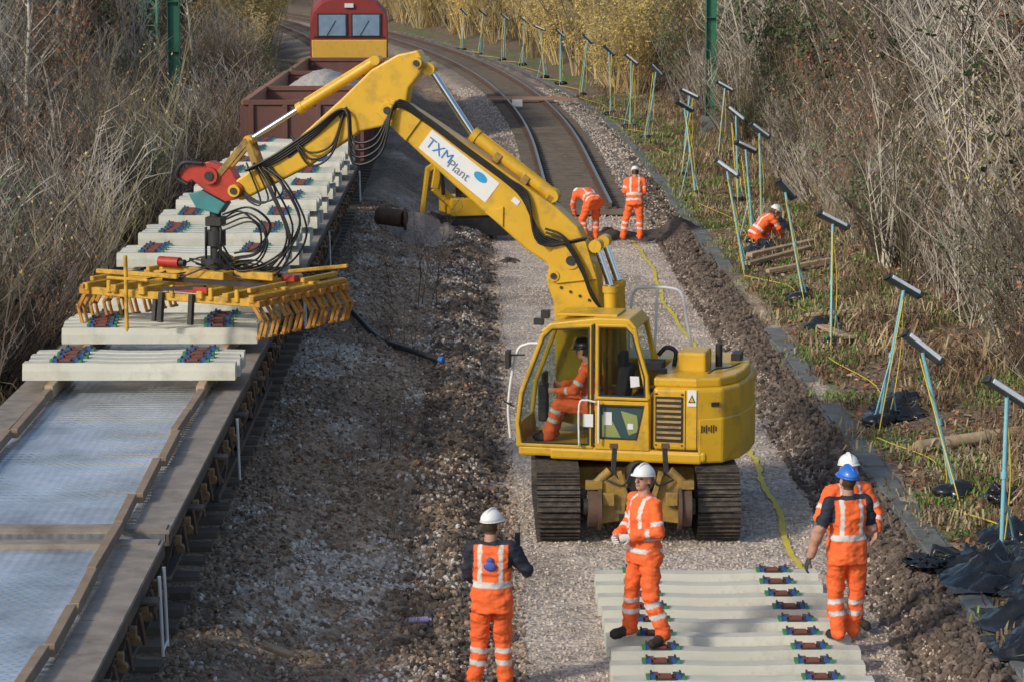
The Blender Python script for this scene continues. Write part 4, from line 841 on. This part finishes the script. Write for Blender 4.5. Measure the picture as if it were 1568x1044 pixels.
for k in range(4):
    o_=.03*k; y=BY+.2+.012*k
    P=[(bl(.0,.2+o_)[0],y,bl(.05,.2+o_)[1]),(bl(.45,-.02-o_)[0],y+.05,bl(.45,-.02-o_)[1]),(bl(.95,.18+o_)[0],y,bl(.95,.18+o_)[1]),(bl(1.25,.22)[0],y,bl(1.25,.22+o_)[1]),(bl(1.9,.2)[0],y,bl(1.9,.2+o_)[1]),(bl(2.55,.18)[0],y,bl(2.55,.18+o_)[1]),(bl(2.95,.12)[0],y+.05,bl(2.95,.1+o_)[1]),(3.45-o_,y+.1,4.75-o_*2),(3.75,y+.06,4.72-o_*3),(3.85,y,5.1),(4.3,y-.05,4.75+o_),(4.8,y-.04,4.42+o_),(5.2,y,4.3)]
    mb.tube(cat(P,6),.018,6,0)
for k in range(3):
    o_=.05*k; y=BY+.22+.03*k
    mb.tube(cat([(.5,y,2.6),(.66,y+.04,2.8+o_),(.78,y+.04,3.1+o_),(1.0,y+.03,3.45+o_),(1.25,y,3.55+o_)],6),.016,6,0)
for k in range(7):
    a=R.uniform(-.15,.15); b=R.uniform(-.2,.2); y=BY+.15+R.uniform(-.1,.1)
    mb.tube(cat([(5.0+a*.5,y,4.35),(4.75+a,y+.12,4.1+b*.4),(4.5+a,y+.18,3.55+b),(4.8+a,y+.1,3.1+b),(5.3,y,2.98+b*.3),(5.6,y,3.25+b)],7),.014,6,0)
for k in range(6):
    a=R.uniform(-.15,.15); b=R.uniform(-.1,.1); mb.tube(cat([(5.55,BY+.1,3.6+a),(5.2+b,BY+.2+a,3.72+a),(4.95+b,BY+.25,3.5+a),(5.05,BY+.2,3.2+a),(5.4,BY+.1,3.1+a)],6),.013,6,0)
for k in range(4): mb.tube(cat([(4.9+.1*k,BY+.16,4.4),(4.7+.1*k,BY+.2,4.05-.05*k),(5.0+.05*k,BY+.2,3.9),(5.35,BY+.14,4.1)],6),.012,6,0)
for k in range(3): mb.tube(cat([(3.9,BY+.15,5.05),(4.05,BY+.2,4.65-.06*k),(4.35,BY+.2,4.55-.08*k),(4.6,BY+.15,4.75)],6),.015,6,0)
mb.obj('hydraulic_hoses',[RUB],up)
mb=MB(); 
mb.prism([(5.25,3.95),(5.42,4.3),(5.72,4.4),(6.0,4.34),(6.18,4.2),(6.1,4.1),(5.95,4.16),(5.78,4.02),(5.5,3.88)],BY-.12,BY+.12,0); mb.cyl((5.36,BY-.18,4.04),(5.36,BY+.18,4.04),.11,n=18,m=0); mb.cyl((5.7,BY-.18,4.22),(5.7,BY+.18,4.22),.11,n=18,m=0); mb.cyl((5.7,BY+.18,4.22),(5.7,BY+.2,4.22),.06,n=14,m=2); mb.cyl((5.36,BY+.18,4.04),(5.36,BY+.2,4.04),.06,n=14,m=2)
mb.prism([(5.5,3.86),(5.82,4.03),(6.0,3.98),(5.9,3.8),(5.6,3.72)],BY-.14,BY+.14,1); mb.tube(cat([(5.8,BY+.15,4.38),(6.05,BY+.18,4.38),(6.15,BY+.15,4.2),(6.0,BY+.15,4.1)],5),.03,8,2)
mb.obj('quick_coupler',[RED,TEAL,BLK],up,.02)
RT=5.68
mb=MB(); mb.cyl((RT,BY,3.78),(RT,BY,3.1),.075,n=16,m=0); mb.box((RT,BY,3.62),(.22,.22,.12),0); mb.cyl((RT,BY,3.5),(RT,BY,3.3),.13,n=16,m=0); mb.cyl((RT,BY,3.14),(RT,BY,3.02),.2,n=20,m=0)
for s in(-.1,.1): mb.tube([(RT+s,BY+.1,3.55),(RT+s,BY+.12,3.05)],.02,6,0)
mb.obj('rotator',[BLK],up,.01,1)
# ------------------------------------------------------------ sleeper-handling beam
wx=EX+SH+RT*math.cos(AN)-BY*math.sin(AN); wy=EY+RT*math.sin(AN)+BY*math.cos(AN)
bm_=empty('sleeper_laying_beam',(wx+.02,wy-.05,0),math.radians(-30))
mb=MB()
for v in(-.32,.32): mb.bar((-1.4,v,2.82),(1.3,v,2.82),.1,.12,0)
for u in(-1.35,-.9,-.45,.45,.85,1.25): mb.bar((u,-1.05,2.8),(u,1.05,2.8),.09,.1,0)
for u in(-1.28,1.18):
    for v in(-1,1): mb.bar((u,v*.2,2.9),(u,v*1.0,2.9),.06,.06,0)
mb.bar((-1.35,-.95,2.74),(1.25,-.95,2.74),.08,.1,0); mb.bar((-1.35,.95,2.74),(1.25,.95,2.74),.08,.1,0)
for u in(-1.0,-.5,0,.6,1.0): mb.box((u,-1.0,2.82),(.06,.04,.16),0); mb.box((u,.33,2.92),(.14,.14,.06),0)
mb.box((0,0,2.93),(.6,.6,.14),0); mb.bar((-.9,0,2.95),(.9,0,2.95),.12,.1,0); mb.bar((-1.5,-.6,2.95),(-.2,-.6,2.95),.06,.06,0)
mb.bar((-.3,.3,3.0),(0,0,3.25),.05,.05,0); mb.bar((.3,.3,3.0),(0,0,3.25),.05,.05,0)
mb.bar((-.65,-1.1,3.25),(-.65,-1.1,2.2),.045,.045,0); mb.bar((-.95,-1.1,2.95),(-.3,-1.1,2.95),.04,.04,0); mb.bar((.5,.9,2.9),(1.3,1.1,3.0),.05,.05,0)
mb.obj('main_frame',[YELF],bm_,.01,1)
mb=MB()
for u in(-.15,.32): mb.bar((u,-1.02,2.8),(u,-1.06,2.42),.06,.06,0)
mb.bar((-.15,-1.0,2.84),(.5,-.98,2.9),.06,.05,0); mb.bar((-.28,-.98,2.7),(-.28,-1.02,2.42),.05,.05,0); mb.cyl((.1,.1,2.9),(.1,.1,3.06),.16,n=16,m=0); mb.bar((-.9,.5,2.9),(1.,.5,2.9),.05,.05,0); mb.bar((-.5,-.5,2.9),(1.1,-.5,2.9),.05,.06,0)
for k in range(12): mb.tube(cat([(R.uniform(-.2,.2),R.uniform(-.2,.2),3.05),(R.uniform(-.6,.8),R.uniform(-.4,.4),3.1),(R.uniform(-1.1,1.2),R.uniform(-.8,.8),2.88)],6),.012,5,0)
mb.obj('hoses_and_legs',[BLK],bm_)
mb=MB()
mb.cyl((-.85,-.1,3.06),(-.53,-.1,3.06),.07,n=14,m=0); mb.cyl((-.53,-.1,3.06),(-.45,-.1,3.06),.045,n=12,m=1); mb.box((.3,-1.0,2.86),(.5,.03,.08),0); mb.box((1.0,.2,2.92),(.2,.12,.08),0)
mb.obj('accumulator',[RED,BLK],bm_,.005,1)
mb=MB()
for side,u in((1,1.28),(-1,-1.38)):
    for k in range(8):
        v=-.98+k*.28+R.uniform(-.015,.015); du=R.uniform(-.02,.02)
        mb.box((u,v,2.74),(.16,.12,.08),0)
        for q in(-.055,.055):
            mb.bar((u-side*.02,v+q,2.72),(u+side*.12+du,v+q,2.52),.022,.05,0); mb.bar((u+side*.12+du,v+q,2.53),(u+side*.05+du,v+q,2.3),.022,.045,0)
        mb.box((u+side*.04+du,v,2.31),(.04,.15,.03),0); mb.cyl((u+side*.1,v-.075,2.55),(u+side*.1,v+.075,2.55),.02,n=8,m=0)
    mb.bar((u,-1.08,2.81),(u,1.08,2.81),.05,.05,0)
mb.obj('sleeper_clamps',[ORB],bm_,.004,1)
# ------------------------------------------------------------ mini excavator far
me_=empty('mini_excavator',(-.2,66.3,.12),math.radians(15)); mb=MB()
mb.box((0,0,.7),(1.15,1.3,.42),0); mb.prism([(-.1,.9),(.55,.9),(.5,1.1),(.05,1.12)],-.5,.5,0); mb.box((-.15,0,.42),(1.3,1.2,.2),1)
mb.bar((-.5,-.3,.8),(-.95,-.35,1.2),.2,.26,0); mb.bar((-.95,-.35,1.15),(-.85,-.35,1.75),.18,.22,0); mb.bar((-.85,-.35,1.75),(-.6,-.35,1.85),.16,.16,0); mb.bar((-1.1,-.35,1.65),(-1.25,-.35,.5),.1,.14,0); mb.bar((-.85,-.35,1.75),(-1.12,-.35,1.6),.12,.14,0); mb.cyl((-.75,-.5,1.0),(-.8,-.5,1.6),.05,n=8,m=1)
for s in(-.55,.55): mb.prism([(-.8,.0),(.8,.0),(.95,.2),(.8,.42),(-.8,.42),(-.95,.2)],s-.15,s+.15,1)
mb.obj('body',[YEL,BLK],me_,.03,2)
mb=MB(); mb.tube(cat([(-.2,-.45,.9),(-.2,-.45,1.3),(.3,-.45,1.35),(.45,-.45,1.1)],4),.025,6,0); mb.box((-.1,-.1,1.05),(.4,.4,.3),0); mb.obj('seat_and_guard',[BLK],me_,.02)
mb=MB(); mb.cyl((-2.25,62.5,.95),(-1.65,62.2,.9),.2,n=18,m=0); mb.cyl((-1.66,62.2,.9),(-1.6,62.2,.9),.26,n=18,m=0); mb.obj('rusty_drum',[RUST],None,.01,1)
# ------------------------------------------------------------ lighting poles
def lamp_pole(x,y,H,tx,ty,az,bag=True):
    z=zg(x,y); e=empty('portable_site_light',(x,y,z)); mb=MB(); T=Vector((tx,ty,H))
    mb.tube([(0,0,-.05),T],.026,8,0); mb.tube([T*.5,(tx*.5-.28,-.15,-.02)],.014,6,0) if R.random()<.5 else None; mb.tube([T*.45,(tx*.3+.22,.25,-.02)],.014,6,0)
    mb.cyl(T*.5,T*.54,.04,n=8,m=0)
    mb.obj('pole',[POLE],e)
    mb=MB(); r=Euler((math.radians(-25)+R.uniform(-.2,.2),math.radians(32)+R.uniform(-.2,.2),az)); mt=r.to_matrix()
    def bx(c,d,m):
        vs=[T+Vector((0,0,.06))+mt@Vector((c[0]+a*d[0]/2,c[1]+b*d[1]/2,c[2]+q*d[2]/2)) for a in(-1,1) for b in(-1,1) for q in(-1,1)]
        mb.add(vs,[(0,1,3,2),(4,6,7,5),(0,4,5,1),(2,3,7,6),(0,2,6,4),(1,5,7,3)],m)
    bx((0,0,0),(.56,.14,.07),0); bx((0,-.076,-.0),(.5,.02,.055),1); bx((0,0,.045),(.48,.06,.02),1); bx((.295,0,0),(.03,.15,.08),2); bx((-.295,0,0),(.03,.15,.08),2)
    mb.obj('lamp_head',[LAMPB,LAMPW,BLK],e,.008,1)
    if bag:
        mb=MB(); rs=random.Random(int(x*100+y)); 
        for k in range(3): mb.ell((rs.uniform(-.15,.15),rs.uniform(-.12,.12),.06),(rs.uniform(.15,.25),rs.uniform(.12,.2),rs.uniform(.07,.13)),n=12,rot=(rs.uniform(-.3,.3),rs.uniform(-.3,.3),rs.uniform(0,3)))
        o=mb.obj('ballast_bag',[BAGM],e)
LP=[(5.95,30.4,1.85,.02,0,.2),(6.05,33.9,1.85,-.5,-.2,.3),(5.8,39,1.95,.33,0,.35),(6.1,46.7,2.1,0,0,.3),(6.3,52.2,2.1,-.4,0,.4),(5.65,57.3,2.1,-.4,0,.2),(7.0,67,2.2,-.1,0,.5),(6.3,62,2.1,-.3,0,.5),(5.95,74,2.3,-.3,0,.3),(6.0,80,2.4,.3,0,.4),(7.4,84,2.3,.2,0,.2),(6.9,72,2.2,-.2,0,.3),
(5.9,95,2.4,.2,0,.3),(5.6,100,2.4,.1,0,.4),(5.3,108,2.5,0,0,.2),(4.6,121,2.4,.2,0,.4),(4.0,130,2.4,-.1,0,.3),(3.4,136,2.4,-.2,0,.2),(2.5,149,2.4,.2,0,.3),(1.5,155,2.5,0,0,.4),(.2,163,2.5,.2,0,.2),(-.9,170,2.4,.1,0,.3)]
for i,(a,b,H,tx,ty,az) in enumerate(LP): lamp_pole(a,b,H+R.uniform(-.1,.1)*(i>5),tx+R.uniform(-.15,.15)*(i>5),ty,az+R.uniform(-.4,.4),i not in(5,))
mb=MB()
for i in range(len(LP)-1):
    a,b=LP[i],LP[i+1]; A=Vector((a[0]+a[3],a[1],zg(a[0],a[1])+a[2]-.1)); B=Vector((b[0]+b[3],b[1],zg(b[0],b[1])+b[2]-.1))
    A0=Vector((a[0]+a[3]*.3+.1,a[1]+.4,zg(a[0],a[1])+.05)); B0=Vector((b[0]-.1,b[1]-.8,zg(b[0],b[1])+.05))
    mb.tube(cat([A,A*.5+A0*.5+Vector((.08,.1,0)),A0,A0*.6+B0*.4+Vector((.2,0,.03)),A0*.2+B0*.8+Vector((-.15,0,.03)),B0,B*.5+B0*.5,B],5),.009 if i<8 else .012,5,0)
mb.obj('yellow_power_cable',[YROPE])
# ------------------------------------------------------------ masts
def mast(name,x,y,H,mats,latt=False):
    z=zg(x,y); e=empty(name,(x,y,z)); mb=MB()
    if not latt:
        for s in(-1,1): mb.box((s*.17,0,H/2),(.02,.3,H),0)
        mb.box((0,0,H/2),(.32,.02,H),0); mb.box((0,0,.3),(.6,.6,.7),1)
        for k in range(int(H/1.5)): mb.box((.0,-.02,1+k*1.5),(.32,.26,.02),0)
    else:
        for s in(-.3,.3):
            for t in(-.3,.3): mb.box((s,t,H/2),(.07,.07,H),0)
        zz=.5
        while zz<H-.6: 
            for t in(-.3,.3): mb.bar((-.3,t,zz),(.3,t,zz+.6),.04,.04,0); mb.bar((.3,t,zz),(-.3,t,zz+.6),.04,.04,0); mb.bar((-.3,t,zz),(.3,t,zz),.04,.04,0)
            zz+=.6
        mb.box((0,0,.2),(.9,.9,.5),1)
    mb.obj('shaft',mats,e)
mast('green_steel_mast',8.0,94,9,[GRN,CONG]); mast('green_steel_mast',-9.2,84,9,[GRN,CONG]); mast('green_lattice_mast',-11.6,98,10,[GRNL,CONG],True); mast('green_lattice_mast',10.2,115,10,[GRNL,CONG],True)
# ------------------------------------------------------------ timber, bags, pipe, debris
for (x0,y0,x1,y1,w,h) in [(5.9,59.0,7.5,60.6,.17,.09),(5.7,57.4,7.2,58.9,.15,.08),(6.0,56.2,7.4,57.0,.13,.08),(6.0,49.4,7.3,49.7,.13,.06),(6.4,46.5,6.1,48,.2,.05),(-2.0,25.3,-1.75,25.05,.1,.05)]:
    mb=MB(); mb.bar((x0,y0,zg(x0,y0)+.14),(x1,y1,zg(x1,y1)+.14),w,h,0); mb.obj('timber_plank',[WOODL],None,.01,1)
mb=MB(); mb.tube([(6.0,36.6,zg(6.0,36.6)+.12),(6.8,37.0,zg(6.8,37)+.14),(7.8,37.4,zg(7.8,37.4)+.12)],.1,12,0,.085); mb.obj('fallen_log',[M('log_bark',(.42,.33,.21),.9,0,.3,8,dirt=(.2,.14,.08),damt=.5)])
for (x_,y_,s) in [(5.8,29.3,.65),(6.25,28.9,.6),(5.5,30.2,.4),(5.0,30.0,.2),(6.15,39.4,.45),(6.4,40.2,.35),(6.25,48.6,.35),(5.85,27.4,.6),(5.6,26.4,.5),(6.3,52.8,.25),(6.3,31.2,.4),(6.4,60.3,.5),(7.0,63.5,.55),(6.1,58,.25),(6.6,33,.3)]:
    mb=MB(); n=24; vs=[]
    for j in range(n+1):
        for i in range(n+1):
            a=i/n*2-1;b=j/n*2-1; rr=max(0,1-(a*a+b*b)**.8); f=noise.noise(Vector((a*2.2+x_,b*2.2+y_,s*9))); f2=abs(noise.noise(Vector((a*4+y_,b*4,x_))))
            vs.append((a*s*1.1+f*.16,b*s+f2*.15,rr*s*(.2+.5*abs(f)+.45*f2)-.02))
    mb.add(vs,[(j*(n+1)+i,j*(n+1)+i+1,(j+1)*(n+1)+i+1,(j+1)*(n+1)+i) for j in range(n) for i in range(n)],0,True)
    o=mb.obj('polythene_sheet',[BAGM]); o.location=(x_,y_,zg(x_,y_)+.05)
mb=MB(); P=cat([(-2.2,48.2,zg(-2.2,48.2)+.08),(-1.7,46.6,zg(-1.7,46.6)+.08),(-1.2,45.2,zg(-1.2,45.2)+.1),(-.62,44.6,zg(-.62,44.6)+.1)],6); mb.tube(P,.05,10,0); mb.cyl(P[-1],P[-1]+Vector((.07,-.05,0)),.055,n=10,m=1); mb.obj('drain_pipe',[BLK,BLU])
mb=MB(); mb.cyl((-.72,27.95,zg(-.7,27.9)+.05),(-.52,28.0,zg(-.7,27.9)+.05),.035,n=10,m=0); mb.cyl((-.52,28.0,zg(-.7,27.9)+.05),(-.48,28.0,zg(-.7,27.9)+.05),.02,n=8,m=0); mb.obj('plastic_bottle',[M('bottle_lilac',(.4,.35,.6),.3)])
def heap(x_,y_,rx,ry,h,name,mat):
    mb=MB(); n=26; vs=[]
    for j in range(n+1):
        for i in range(n+1):
            a=i/n*2-1;b=j/n*2-1; rr=max(0,1-(a*a+b*b)); vs.append((x_+a*rx,y_+b*ry,zg(x_+a*rx,y_+b*ry)-.05+rr*h*(1+.8*noise.noise(Vector((a*3,b*3,x_)))+.35*noise.noise(Vector((a*11,b*11,x_))))))
    mb.add(vs,[(j*(n+1)+i,j*(n+1)+i+1,(j+1)*(n+1)+i+1,(j+1)*(n+1)+i) for j in range(n) for i in range(n)],0,True); mb.obj(name,[mat])
SPM=M('dark_spoil',(.085,.066,.054),.95,0,.5,12,bump=1,bs=20); HPM=M('grey_ballast_heap',(.34,.28,.22),.95,0,.5,14,bump=1,bs=20)
heap(4.6,66.2,1.1,.9,.25,'spoil_heap',SPM); heap(-1.4,64.5,1.0,2.6,.35,'ballast_heap',HPM); heap(3.1,66.3,1.2,.5,.25,'spoil_heap',SPM); heap(.75,61.5,.3,.4,.12,'spoil_heap',SPM)
# ------------------------------------------------------------ light, world, camera
el=math.radians(30); az=math.atan2(-.75,-.65)
wd=bpy.data.worlds.new('World'); sc.world=wd; wd.use_nodes=True; nt=wd.node_tree; bg=nt.nodes['Background']
sk=nt.nodes.new('ShaderNodeTexSky'); sk.sky_type='NISHITA'; sk.sun_disc=False; sk.sun_elevation=el; sk.sun_rotation=az; sk.dust_density=2.; sk.ozone_density=1.; nt.links.new(sk.outputs[0],bg.inputs[0]); bg.inputs[1].default_value=.15
sd=Vector((math.sin(az)*math.cos(el),math.cos(az)*math.cos(el),math.sin(el)))
sl_=bpy.data.lights.new('sun','SUN'); sl_.energy=2.3; sl_.angle=math.radians(6); sl_.color=(1,.9,.76); so=bpy.data.objects.new('sun',sl_); sc.collection.objects.link(so); so.rotation_euler=sd.to_track_quat('Z','Y').to_euler(); so.location=(0,0,30)
cam=bpy.data.cameras.new('camera'); co_=bpy.data.objects.new('camera',cam); sc.collection.objects.link(co_); cam.lens=96.43; cam.sensor_width=36; cam.clip_end=3000; cam.clip_start=.5
co_.location=(0,0,7.3); co_.rotation_euler=(math.radians(90-8.42),0,math.radians(-.74)); sc.camera=co_
sc.view_settings.view_transform='Standard'; sc.view_settings.look='None'; sc.view_settings.exposure=0
